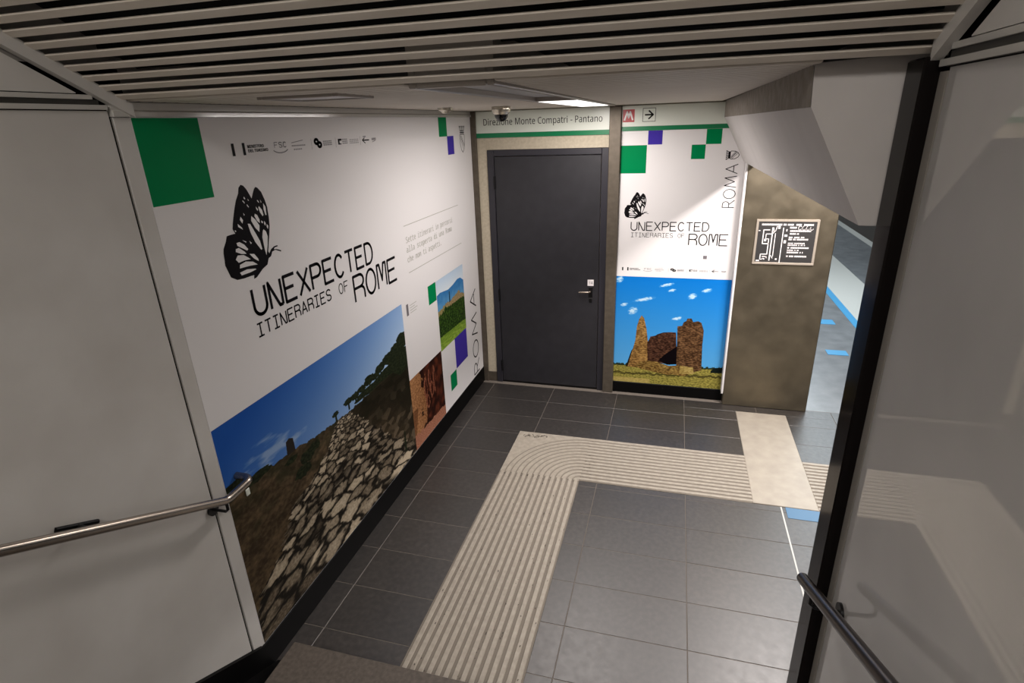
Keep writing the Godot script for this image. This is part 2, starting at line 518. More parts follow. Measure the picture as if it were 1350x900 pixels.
func ruined_tomb() -> Image:                                   # brick stumps of a roadside tomb in dry grass, wispy blue sky
	var w := 600
	var h := 640
	var im := Image.create(w, h, false, Image.FORMAT_RGB8)
	var n1 := fbm(4, 41)
	var n2 := fbm(40, 42, 4)
	var n3 := fbm(12, 43, 4)
	var hor := V([0, .837, .47, .84, 1, .81])
	for y in h:
		for x in w:
			var u := (x + 0.5) / w
			var v := (y + 0.5) / h
			var c := Color(.05, .44, .78).lerp(Color(.36, .66, .88), clampf(v * 1.15 + 0.02, 0, 1))
			var cl := 0.0
			for p in [[.45, .065, .075, .016], [.50, .11, .04, .016], [.26, .20, .11, .020], [.68, .155, .045, .03], [.03, .03, .04, .035], [.16, .31, .05, .04], [.08, .255, .04, .018], [.56, .36, .05, .02], [.80, .10, .05, .02]]:
				var dx: float = (u - p[0]) / p[2]
				var dy: float = (v - p[1] + (u - p[0]) * .22) / p[3]
				cl += maxf(0.0, 1.0 - sqrt(dx * dx + dy * dy)) if absf(dx) < 1.0 and absf(dy) < 1.0 else 0.0
			if cl > 0.0: c = c.lerp(Color(.84, .92, .97), clampf(cl * 1.3 + n3.get_noise_2d(u * 2.0, v * 4.0) * 0.9 * minf(1.0, cl * 3.0), 0, 0.85))
			var k := along(hor, u)
			if v > k - 0.018 + n2.get_noise_2d(u, 1) * 0.02 and (u < .2 or u > .78): c = Color(.16, .20, .14)
			if v > k:
				c = Color(.68, .64, .32).lerp(Color(.38, .36, .16), clampf(0.45 + n2.get_noise_2d(u * .8, v * 2.4) * 1.1, 0, 1))
				if absf(v - .915 + u * .03 + n3.get_noise_2d(u, 2) * .02) < 0.010: c = c.lerp(Color(.22, .20, .10), 0.7)
				if v > .955 and u < .35: c = c.lerp(Color(.78, .68, .42), 0.55)
			im.set_pixel(x, y, c)
	var brick := func(a: float, b: float, lo: Color, hi: Color) -> Color:
		var c := lo.lerp(hi, clampf(0.5 + n2.get_noise_2d(a * .7, b * 1.5) * 0.9 + n3.get_noise_2d(a, b) * 0.5, 0, 1))
		if fmod(b * h, 11.0) < 2.5: c = c.lerp(lo, 0.5)
		return c
	fill(im, V([.118, .85, .164, .69, .19, .65, .205, .83]), func(a, b): return Color(.10, .08, .07))
	fill(im, V([.135, .845, .175, .68, .197, .588, .206, .451, .224, .385, .244, .349, .267, .373, .295, .476, .311, .581, .325, .80, .30, .85]), func(a, b): return brick.call(a, b, Color(.38, .27, .14), Color(.70, .55, .32)))
	fill(im, V([.322, .79, .308, .60, .325, .57, .335, .541, .38, .53, .40, .515, .448, .496, .50, .49, .562, .489, .589, .76, .526, .80, .421, .785]), func(a, b): return brick.call(a, b, Color(.14, .08, .06), Color(.40, .27, .20)))
	fill(im, V([.421, .762, .48, .70, .585, .615, .592, .79, .50, .80]), func(a, b): return Color(.05, .03, .04))
	fill(im, V([.589, .82, .572, .43, .614, .424, .625, .39, .645, .38, .655, .355, .69, .353, .705, .385, .75, .375, .778, .388, .805, .46, .803, .593, .815, .83, .747, .855]), func(a, b): return brick.call(a, b, Color(.20, .13, .08), Color(.50, .37, .25)))
	fill(im, V([.20, .84, .25, .79, .318, .775, .407, .78, .52, .81, .60, .80, .72, .81, .748, .86, .66, .90, .55, .89, .52, .90, .42, .885, .26, .86]), func(a, b): return brick.call(a, b, Color(.30, .21, .10), Color(.66, .55, .30)))
	fill(im, V([.62, .80, .74, .81, .75, .87, .62, .88]), func(a, b): return brick.call(a, b, Color(.55, .46, .24), Color(.74, .66, .40)))
	fill(im, V([.90, .83, .93, .80, 1, .79, 1, .845, .9, .85]), func(a, b): return Color(.08, .11, .10))
	return im

# ---------------------------------------------------------------- emblems
func butterfly(fr: int, u0: float, v0: float, k: float, paper: Material, under: Node) -> void:
	var outline := [184, 400, 169, 390, 160, 367, 139, 342, 124, 315, 113, 293, 97, 258, 89, 235, 98, 215, 71, 215, 49, 214, 38, 193, 18, 168, 13, 150, 11, 122, 8, 103, 20, 66, 25, 50, 57, 31, 99, 27, 143, 27, 159, 26, 154, 10, 173, 13, 219, 39, 254, 50, 269, 75, 287, 80, 300, 98, 322, 101, 360, 85, 360, 92, 331, 103, 313, 106, 321, 112, 344, 113, 340, 119, 318, 118, 295, 110, 279, 95, 274, 104, 297, 162, 314, 211, 319, 247, 320, 293, 313, 324, 300, 358, 282, 377, 270, 383, 258, 375, 245, 357, 233, 339, 227, 352, 213, 378, 198, 395]
	var cells := [[189, 352, 195, 343, 191, 340, 185, 346], [178, 339, 187, 328, 185, 324, 175, 335], [198, 320, 207, 308, 204, 305, 196, 315], [207, 342, 214, 333, 210, 332], [147, 276, 157, 260, 150, 247, 139, 265], [122, 251, 142, 233, 146, 223, 122, 238], [99, 230, 107, 223, 100, 221], [167, 289, 173, 279, 167, 278], [270, 203, 283, 191, 288, 169, 278, 134, 258, 91, 254, 118, 253, 171, 262, 195], [180, 242, 194, 239, 215, 198, 234, 159, 239, 122, 231, 121, 204, 160, 187, 203], [210, 269, 231, 251, 249, 223, 241, 196, 221, 217, 204, 250], [234, 275, 247, 268, 256, 247, 254, 232, 240, 244, 229, 266], [268, 303, 283, 285, 287, 262, 280, 258, 268, 275, 263, 296], [249, 303, 259, 290, 255, 284, 248, 294], [265, 330, 273, 320, 272, 315, 263, 325], [283, 328, 289, 317, 285, 314], [298, 311, 309, 294, 306, 259, 299, 260, 294, 286], [266, 242, 276, 234, 271, 228, 264, 234], [284, 237, 291, 226, 286, 215, 280, 225], [296, 221, 305, 212, 299, 199, 293, 209], [94, 177, 111, 178, 135, 163, 154, 140, 146, 135, 118, 152, 96, 165], [83, 154, 101, 156, 130, 134, 138, 123, 108, 129, 80, 143], [86, 127, 120, 122, 144, 106, 156, 96, 120, 99, 84, 97, 71, 113], [88, 87, 125, 93, 167, 83, 192, 65, 148, 70, 108, 72, 84, 73], [79, 56, 123, 60, 172, 51, 179, 47, 140, 43, 86, 43], [155, 119, 183, 113, 202, 88, 203, 77, 177, 94], [130, 182, 152, 172, 148, 168], [170, 171, 182, 160, 175, 157]]
	var conv := func(l: Array) -> PackedVector2Array:
		var r := PackedVector2Array()
		for i in range(0, l.size(), 2): r.append(Vector2(u0 + l[i] * 0.001 * k, v0 + l[i + 1] * 0.001 * k))
		return r
	var st := tool()
	add_flat(st, fr, conv.call(outline), 0.0006)
	var b := part("butterfly_emblem", st.commit(), M.ink, under)
	st = tool()
	for c in cells: add_flat(st, fr, conv.call(c), 0.0011)
	part("wing_cells", st.commit(), paper, b).set_meta("kind", "stuff")

func crest(fr: int, u0: float, v0: float, w: float, h: float, turned: bool, under: Node, weight: float) -> void:
	var put := func(l: Array) -> Array:
		var r := []
		for i in range(0, l.size(), 2):
			if turned: r.append(Vector2(u0 - l[i + 1] * h, v0 + l[i] * w))
			else: r.append(Vector2(u0 + l[i] * w, v0 + l[i + 1] * h))
		return r
	var st := tool()
	add_stroke(st, fr, put.call([.5, 0, .28, .1, .13, .3, .1, .6, .18, .66, .82, .66, .9, .6, .87, .3, .72, .1, .5, 0]), weight, 0.0007)
	add_stroke(st, fr, put.call([.22, .6, .8, .2]), weight * 1.2, 0.0007)
	add_stroke(st, fr, put.call([.34, .62, .86, .27]), weight * 0.6, 0.0007)
	add_stroke(st, fr, put.call([.15, .53, .66, .13]), weight * 0.6, 0.0007)
	add_stroke(st, fr, put.call([.14, .72, .86, .72]), weight * 1.6, 0.0007)
	add_stroke(st, fr, put.call([.18, .78, .82, .78]), weight * 1.1, 0.0007)
	for k in 5:
		var x := 0.1 + 0.2 * k
		add_stroke(st, fr, put.call([x * .8 + .1, .78, x, .93]), weight * 1.3, 0.0007)
		add_stroke(st, fr, put.call([x - .06, .93, x + .06, .93]), weight * 2.0, 0.0007)
	part("crest_emblem", st.commit(), M.ink, under)

# the row of sponsors' marks: two bars with two lines of type, a ringed monogram, and so on, in a strip of unit height
func logo_row(fr: int, u0: float, u1: float, v0: float, v1: float, under: Node) -> void:
	var st := tool()
	var pale := tool()
	var L := u1 - u0
	var H := v1 - v0
	var rect := func(s: SurfaceTool, a: float, b: float, c: float, d: float) -> void: add_rect(s, fr, u0 + a * L, v0 + b * H, u0 + c * L, v0 + d * H, 0.0007)
	var curve := func(s: SurfaceTool, pts: Array, w: float) -> void:
		var r := []
		for p in pts: r.append(Vector2(u0 + p.x * L, v0 + p.y * H))
		add_stroke(s, fr, r, w * H, 0.0007)
	rect.call(st, 0.0, 0.0, 0.013, 1.0); rect.call(st, 0.052, 0.0, 0.065, 1.0)
	write(pale, fr, "FSC", u0 + 0.222 * L, v0 + 0.42 * H, 0.026 * L, 0.018 * L, 0.46 * H, 0.07 * H)
	curve.call(pale, arc(0.255, 0.35, 0.045, 0.4, 200, 340, 10), 0.08)
	curve.call(pale, V([0.325, 0.75, 0.40, 0.95]), 0.06)
	for k in 10: rect.call(pale, 0.325 + k * 0.009, 0.42, 0.325 + k * 0.009 + 0.006, 0.54)
	for k in 5: rect.call(pale, 0.335 + k * 0.011, 0.08, 0.335 + k * 0.011 + 0.007, 0.2)
	for s in [st]:
		for c in [[0.492, 0.72], [0.512, 0.40]]:
			for q in 3: curve.call(s, arc(c[0], c[1], 0.016 - q * 0.004, 0.30 - q * 0.08, 0, 360, 14), 0.12)
	for r in 3:
		for k in 7: rect.call(pale, 0.54 + k * 0.0095, 0.28 + r * 0.18, 0.54 + k * 0.0095 + 0.007, 0.39 + r * 0.18)
	rect.call(st, 0.655, 0.25, 0.667, 0.85); rect.call(st, 0.667, 0.65, 0.685, 0.85); rect.call(st, 0.667, 0.25, 0.68, 0.36)
	for r in 3:
		for k in 4: rect.call(pale, 0.69 + k * 0.011, 0.3 + r * 0.2, 0.69 + k * 0.011 + 0.008, 0.42 + r * 0.2)
		for k in 8: rect.call(pale, 0.752 + k * 0.010, 0.28 + r * 0.18, 0.752 + k * 0.010 + 0.006, 0.37 + r * 0.18)
	curve.call(st, V([0.868, 0.52, 0.93, 0.52]), 0.14)
	curve.call(st, V([0.888, 0.80, 0.866, 0.52, 0.892, 0.18]), 0.12)
	for k in 3: rect.call(pale, 0.875 + k * 0.009, 0.86, 0.882 + k * 0.009, 1.0)
	for k in 5: rect.call(pale, 0.955 + k * 0.009, 0.44, 0.955 + k * 0.009 + 0.006, 0.72)
	curve.call(pale, V([0.958, 0.26, 0.99, 0.40]), 0.07)
	for x in [0.455, 0.635, 0.845]: rect.call(pale, x, 0.0, x + 0.0015, 1.0)
	var o := part("sponsor_marks", st.commit(), M.ink, under)
	lettering("ministry_name", "MINISTERO", fr, u0 + 0.078 * L, v0 + 0.56 * H, 0.25 * H, M.ink, o, 1.0, 0.0008, "Droid Sans", 700, 0.085 * L)
	lettering("ministry_name", "DEL TURISMO", fr, u0 + 0.078 * L, v0 + 0.20 * H, 0.25 * H, M.ink, o, 1.0, 0.0008, "Droid Sans", 700, 0.105 * L)
	part("fine_print", pale.commit(), M.soft_ink, o).set_meta("kind", "stuff")

# ---------------------------------------------------------------- the scene
func _ready() -> void:
	# camera
	var cam := Camera3D.new()
	cam.name = "camera"
	cam.position = Vector3(1.7237, 2.3991, 4.918)
	cam.rotation_degrees = Vector3(-21.028, 16.152, -2.027)
	cam.fov = 62.083
	cam.near = 0.02
	cam.current = true
	add_child(cam)
	# no daylight reaches the station: a dim even sky outside closed rooms
	var we := WorldEnvironment.new()
	we.name = "environment"
	var env := Environment.new()
	env.background_mode = Environment.BG_COLOR
	env.background_color = Color(0.02, 0.02, 0.022)
	env.tonemap_mode = Environment.TONE_MAPPER_LINEAR
	env.tonemap_exposure = 1.0
	env.sdfgi_enabled = true
	env.ssao_enabled = true
	env.ssil_enabled = true
	we.environment = env
	add_child(we)
	# the lamps' own lights: the lit half of the landing's strip lamp, the lamp over the passage, two over the platform, one up the stair
	area_light("strip_lamp_glow", Vector3(1.115, 2.494, 1.14), Vector2(0.17, 1.36), 3.9, Color(1.0, 0.965, 0.945))
	area_light("passage_lamp_glow", Vector3(2.83, 2.485, 1.35), Vector2(0.14, 1.5), 10.5, Color(1.0, 0.965, 0.945))
	area_light("platform_lamp_glow", Vector3(3.9, 2.485, -2.7), Vector2(0.16, 4.6), 13.0, Color(0.92, 0.97, 1.0))
	area_light("platform_lamp_glow", Vector3(3.9, 2.485, -9.0), Vector2(0.16, 4.6), 8.0, Color(0.92, 0.97, 1.0))
	area_light("stair_lamp_glow", Vector3(1.13, 3.81, 6.6), Vector2(1.7, 1.0), 7.0, Color(1.0, 0.975, 0.945))
	materials()
	shell_of_the_rooms()
	floor_tiles()
	ceiling_slats()
	wall_panels()
	door_and_posts()
	stair()
	beam_and_column()
	murals()
	signs()
	tactile_path()
	lamps()
	handrails()
	small_things()

func area_light(called: String, where: Vector3, size: Vector2, energy: float, color: Color) -> void:
	var l := AreaLight3D.new()
	l.name = numbered(called, self)
	l.area_size = size
	l.light_energy = energy
	l.light_color = color
	l.area_range = 20.0
	l.area_attenuation = 2.0
	l.area_normalize_energy = true
	l.shadow_enabled = true
	l.position = where
	l.rotation_degrees = Vector3(-90, 0, 0)
	add_child(l, true)

func materials() -> void:
	M.ink = mat(Color(.075, .065, .075), 0.45, 0.0, 0.15)
	M.soft_ink = mat(Color(.44, .42, .44), 0.5)
	M.faint_ink = mat(Color(.66, .66, .62), 0.5)
	M.paper = mat(Color(.90, .89, .89), 0.45, 0.0, 0.25)
	M.green = mat(Color(.0, .50, .29), 0.42, 0.0, 0.15)
	M.purple = mat(Color(.26, .20, .62), 0.42, 0.0, 0.15)
	M.sign_white = mat(Color(.88, .90, .86), 0.30)
	M.sign_green = mat(Color(.0, .47, .29), 0.3)
	M.sign_red = mat(Color(.68, .10, .14), 0.35)
	M.sign_ink = mat(Color(.10, .095, .09), 0.5, 0.0, 0.15)
	M.white_ink = mat(Color(.92, .90, .90), 0.35)
	M.enamel = tri_mat(mat(Color(1, 1, 1), 0.30), noise_tex(0.006, Color(.77, .755, .735), Color(.83, .82, .805), 512), Vector3(0.6, 0.6, 0.6))
	M.enamel_right = tri_mat(mat(Color(1, 1, 1), 0.035, 0.0, 0.75), noise_tex(0.006, Color(.70, .69, .68), Color(.75, .74, .73), 512, FastNoiseLite.TYPE_SIMPLEX_SMOOTH, 4, 1.0, 9), Vector3(0.5, 0.5, 0.5))
	M.joint = mat(Color(.03, .027, .027), 0.9, 0.0, 0.1)
	M.trim = mat(Color(.76, .75, .73), 0.12, 0.0, 0.9)
	M.groove = mat(Color(.25, .245, .23), 0.6)
	M.plinth = mat(Color(.028, .026, .027), 0.5, 0.0, 0.25)
	var plaster := noise_tex(0.03, Color(.70, .66, .58), Color(.78, .74, .66), 512, FastNoiseLite.TYPE_SIMPLEX_SMOOTH, 5, 1.0, 7)
	M.plaster = tri_mat(mat(Color(1, 1, 1), 0.8), plaster, Vector3(2, 2, 2))
	M.beam_paint = tri_mat(mat(Color(1, 1, 1), 0.75), noise_tex(0.008, Color(.75, .73, .72), Color(.785, .765, .755), 512, FastNoiseLite.TYPE_SIMPLEX_SMOOTH, 5, 1.0, 8), Vector3(0.8, 0.8, 0.8))
	M.plain = mat(Color(.55, .53, .51), 0.8)
	M.dark_void = mat(Color(.025, .022, .02), 0.9)
	M.slat = tri_mat(mat(Color(1, 1, 1), 0.55, 0.0, 0.4), noise_tex(0.03, Color(.84, .80, .75), Color(.90, .87, .83), 256, FastNoiseLite.TYPE_SIMPLEX_SMOOTH, 3, 1.0, 4), Vector3(0.4, 3, 3))
	M.tiles = []
	for k in 4:
		var f: float = [0.92, 1.0, 1.08, 0.97][k]
		var t := noise_tex(0.045, Color(.118, .106, .100) * f, Color(.222, .204, .194) * f, 512, FastNoiseLite.TYPE_SIMPLEX_SMOOTH, 6, 1.0, 50 + k)
		var m := tri_mat(mat(Color(1, 1, 1), 1.0, 0.0, 1.0), t, Vector3(1.1, 1.1, 1.1))
		m.roughness_texture = M.get("tile_rough", null)
		if k == 0:
			M.tile_rough = noise_tex(0.03, Color(.42, .42, .42), Color(.50, .50, .50), 512, FastNoiseLite.TYPE_SIMPLEX_SMOOTH, 5, 1.0, 66)
			m.roughness_texture = M.tile_rough
		M.tiles.append(m)
	M.grout = mat(Color(.42, .39, .36), 0.9)
	M.platform = tri_mat(mat(Color(1, 1, 1), 0.33, 0.0, 0.5), noise_tex(0.010, Color(.38, .39, .40), Color(.48, .49, .50), 512, FastNoiseLite.TYPE_SIMPLEX_SMOOTH, 5, 1.0, 77), Vector3(0.8, 0.8, 0.8))
	M.groove_dirt = mat(Color(.44, .41, .37), 0.8)
	M.paving = tri_mat(mat(Color(1, 1, 1), 0.55), noise_tex(0.03, Color(.55, .52, .475), Color(.64, .61, .56), 512, FastNoiseLite.TYPE_SIMPLEX_SMOOTH, 6, 1.0, 15), Vector3(1.3, 1.3, 1.3))
	M.plate = tri_mat(mat(Color(1, 1, 1), 0.5), noise_tex(0.012, Color(.58, .55, .505), Color(.64, .61, .56), 512, FastNoiseLite.TYPE_SIMPLEX_SMOOTH, 5, 1.0, 16), Vector3(1.2, 1.2, 1.2))
	M.dirt = mat(Color(.30, .27, .24), 0.9)
	M.tread = tri_mat(mat(Color(1, 1, 1), 0.6), noise_tex(0.03, Color(.27, .245, .22), Color(.37, .335, .305), 512, FastNoiseLite.TYPE_SIMPLEX_SMOOTH, 6, 1.0, 17), Vector3(2.4, 2.4, 2.4))
	M.steel = tri_mat(mat(Color(1, 1, 1), 0.38, 0.82), noise_tex(0.008, Color(.435, .405, .345), Color(.505, .468, .40), 512, FastNoiseLite.TYPE_SIMPLEX_SMOOTH, 5, 1.0, 18), Vector3(0.9, 0.9, 0.9))
	M.steel.roughness_texture = noise_tex(0.010, Color(.62, .62, .62), Color(1, 1, 1), 512, FastNoiseLite.TYPE_SIMPLEX_SMOOTH, 5, 1.0, 19)
	M.steel.roughness = 0.5
	M.post = tri_mat(mat(Color(1, 1, 1), 0.5, 0.5), noise_tex(0.03, Color(.36, .33, .29), Color(.42, .385, .34), 256, FastNoiseLite.TYPE_SIMPLEX_SMOOTH, 4, 1.0, 20), Vector3(2, 2, 2))
	M.rail = mat(Color(.60, .56, .52), 0.26, 0.95)
	M.door = tri_mat(mat(Color(1, 1, 1), 0.48), noise_tex(0.02, Color(.135, .132, .150), Color(.165, .162, .180), 256, FastNoiseLite.TYPE_SIMPLEX_SMOOTH, 4, 1.0, 21), Vector3(1.5, 1.5, 1.5))
	M.door_frame = mat(Color(.165, .16, .188), 0.42)
	M.hinge = mat(Color(.07, .068, .075), 0.4, 0.4)
	M.jamb = mat(Color(.075, .062, .06), 0.12, 0.0, 0.22)
	M.strip = mat(Color(.56, .54, .515), 0.5, 0.0, 0.3)
	M.rail_dark = mat(Color(.30, .275, .265), 0.28, 0.9)
	M.grime_and_dark_tone = tri_mat(mat(Color(1, 1, 1), 0.85, 0.0, 0.2), noise_tex(0.03, Color(.52, .49, .455), Color(.61, .58, .55), 256, FastNoiseLite.TYPE_SIMPLEX_SMOOTH, 5, 1.0, 23), Vector3(2, 2, 2))  # mottled tone, darker than the beam paint, for the beam's upright side
	M.recess = mat(Color(.05, .046, .045), 0.6)
	M.lens_off = mat(Color(.78, .77, .78), 0.35)
	M.lens_on = mat(Color(1, 1, 1), 0.4)
	M.lens_on.emission_enabled = true
	M.lens_on.emission = Color(1.0, 0.985, 0.97)
	M.lens_on.emission_energy_multiplier = 2.2
	M.lamp_frame = mat(Color(.66, .63, .60), 0.4, 0.2)
	M.black_glass = mat(Color(.02, .02, .022), 0.08)
	M.clear = mat(Color(.75, .72, .66), 0.12, 0.6)
	M.plaque = mat(Color(.19, .185, .185), 0.5)
	M.plaque_frame = mat(Color(.66, .62, .57), 0.45, 0.3)
	M.blue = mat(Color(.24, .40, .53), 0.45)
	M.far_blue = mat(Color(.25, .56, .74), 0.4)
	M.pale_stone = mat(Color(.72, .72, .70), 0.45)

func shell_of_the_rooms() -> void:
	var w := shell("wall_left", "white enamel panel wall along the left of the landing and the stair", Vector3(0, 0, 0))
	part("wall_core", box(Vector3(-0.24, -0.2, -0.30), Vector3(-0.012, 5.2, 8.2)), M.plain, w)
	w = shell("wall_right", "glossy grey enamel panel wall along the right of the stair", Vector3(RW, 0, 3.3))
	part("wall_core", box(Vector3(RW + 0.012, -0.2, 3.32), Vector3(RW + 0.22, 5.2, 8.2)), M.plain, w)
	w = shell("wall_back", "back wall of the landing behind the door and the printed panel", Vector3(0, 0, -0.02))
	part("wall_core", box(Vector3(-0.24, -0.2, -0.28), Vector3(2.95, 3.0, -0.02)), M.plaster, w)
	w = shell("wall_stair_head", "plain wall closing the stair behind the viewer", Vector3(0, 0, 8))
	part("wall_core", box(Vector3(-0.24, -0.2, 8.0), Vector3(RW + 0.22, 5.4, 8.2)), M.plain, w)
	w = shell("wall_passage_side", "plain side wall of the passage behind the right stair wall", Vector3(RW + 0.22, 0, 3.6))
	part("wall_core", box(Vector3(RW + 0.22, -0.2, 3.6), Vector3(9.4, 3.0, 3.8)), M.plain, w)
	w = shell("wall_platform_end", "plain wall at the far end of the platform", Vector3(2.7, 0, -13))
	part("wall_core", box(Vector3(2.7, -1.4, -13.2), Vector3(9.4, 3.0, -13.0)), M.plain, w)
	w = shell("wall_platform_near", "plain wall beside the platform behind the back wall", Vector3(2.75, 0, -0.28))
	part("wall_core", box(Vector3(2.72, -0.2, -13.0), Vector3(2.93, 3.0, -0.28)), M.plain, w)
	w = shell("wall_track", "dark wall on the far side of the track", Vector3(9.2, 0, -13))
	part("wall_core", box(Vector3(9.2, -1.4, -13.0), Vector3(9.4, 3.0, 3.8)), M.groove, w)
	w = shell("ceiling_platform", "plain ceiling over the passage and the platform", Vector3(RW, 2.52, -13))
	part("ceiling_slab", box(Vector3(RW + 0.08, 2.52, -13.2), Vector3(9.4, 2.72, 3.8)), M.plain, w)
	w = shell("floor_platform", "grey platform floor beyond the passage with a pale stone band", Vector3(2.9, 0, -0.6))
	part("floor_slab", box(Vector3(2.93, -0.2, -13.0), Vector3(5.5, -0.001, 0.055)), M.platform, w)
	part("floor_slab", box(Vector3(3.72, -0.2, 0.055), Vector3(5.5, -0.001, 3.7)), M.platform, w)
	part("stone_band", box(Vector3(3.98, -0.05, -12.9), Vector3(4.52, 0.002, -1.0)), M.pale_stone, w)
	part("edge_line", box(Vector3(5.36, -0.05, -12.9), Vector3(5.5, 0.003, 3.6)), M.pale_stone, w)
	w = shell("floor_track", "dark track bed below the platform edge", Vector3(5.5, -1.2, -13))
	part("floor_slab", box(Vector3(5.5, -1.4, -13.0), Vector3(9.4, -1.2, 3.8)), M.groove, w)

# the rectangle [x0,x1] x [z0,z1] with the paved path cut out of it
func cut(r: Rect2, holes: Array) -> Array:
	var todo := [r]
	for h in holes:
		var next := []
		for q in todo:
			var i: Rect2 = q.intersection(h)
			if i.size.x < 0.002 or i.size.y < 0.002:
				next.append(q)
				continue
			next.append(Rect2(q.position, Vector2(q.size.x, i.position.y - q.position.y)))
			next.append(Rect2(q.position.x, i.end.y, q.size.x, q.end.y - i.end.y))
			next.append(Rect2(q.position.x, i.position.y, i.position.x - q.position.x, i.size.y))
			next.append(Rect2(i.end.x, i.position.y, q.end.x - i.end.x, i.size.y))
		todo = next.filter(func(k): return k.size.x > 0.012 and k.size.y > 0.012)
	return todo

func floor_tiles() -> void:
	var f := shell("floor", "dark grey stone-look tile floor of the landing", Vector3(0, 0, 0))
	part("screed", box(Vector3(-0.24, -0.2, -0.28), Vector3(2.93, -0.0012, 0.055)), M.grout, f)
	part("screed", box(Vector3(-0.24, -0.2, 0.055), Vector3(3.72, -0.0012, 3.7)), M.grout, f)
	var holes := [Rect2(0.608, 0.917, 0.591, 2.40), Rect2(1.199, 0.917, 1.156, 0.591), Rect2(2.355, 0.20, 0.40, 1.305), Rect2(2.755, 0.917, 1.0, 0.591)]
	rng.seed = 8
	var xs := [0.0, 0.126, 0.726, 1.326, 1.926, 2.526, 3.126, 3.72]
	for i in xs.size() - 1:
		for j in range(0, 11):
			var z0 := 0.361 + 0.301 * (j - 1)
			var z1 := z0 + 0.301
			z0 = maxf(z0, 0.0 if xs[i] < 2.9 else 0.06)
			z1 = minf(z1, 3.60)
			for q in cut(Rect2(xs[i] + 0.0016, z0 + 0.0016, xs[i + 1] - xs[i] - 0.0032, z1 - z0 - 0.0032), holes):
				var up := rng.randf_range(0.0, 0.0008)
				piece("floor_tile", shared_box(Vector3(q.size.x, 0.012, q.size.y), 0.0012), M.tiles[rng.randi() % 4], f, Vector3(q.get_center().x, -0.006 + up, q.get_center().y))

func ceiling_slats() -> void:
	var c := shell("ceiling", "flat ceiling of narrow grey metal slats over the landing", Vector3(0, CEIL, 0))
	part("ceiling_void", box(Vector3(-0.24, CEIL + 0.13, -0.28), Vector3(RW + 0.3, CEIL + 0.33, FOLD + 0.02)), M.dark_void, c)
	var n := int(FOLD / PITCH)
	for k in n:
		var z := FOLD - (k + 0.5) * PITCH - 0.006
		for s in ([[0.004, 0.985], [1.245, 2.03]] if z > 0.12 and z < 3.34 else [[0.004, 2.03]]):
			piece("slat", shared_box(Vector3(s[1] - s[0], 0.012, 0.034), 0.003), M.slat, c, Vector3((s[0] + s[1]) * 0.5, CEIL + 0.006, z))
	var d := shell("ceiling_over_stair", "sloping ceiling of grey metal slats above the stair", Vector3(0, CEIL, FOLD))
	var dir := Vector3(0, SLOPE, 1).normalized()
	var up := Vector3(0, 1, -SLOPE).normalized()
	var bs := Basis(Vector3.RIGHT, up, dir)
	for k in 92:
		var o := piece("slat", shared_box(Vector3(RW - 0.008, 0.006, 0.0275), 0.0015), M.slat, d, Vector3(RW * 0.5, CEIL, FOLD) + dir * (k + 0.4) * PITCH + up * 0.003)
		o.basis = bs
	var v := part("ceiling_void", shared_box(Vector3(RW + 0.5, 0.2, 5.6), 0.0), M.dark_void, d)
	v.position += Vector3(RW * 0.5, CEIL, FOLD) + dir * 2.75 + up * 0.24
	v.basis = bs

func climb(z: float) -> float:
	return CEIL + SLOPE * (z - FOLD)

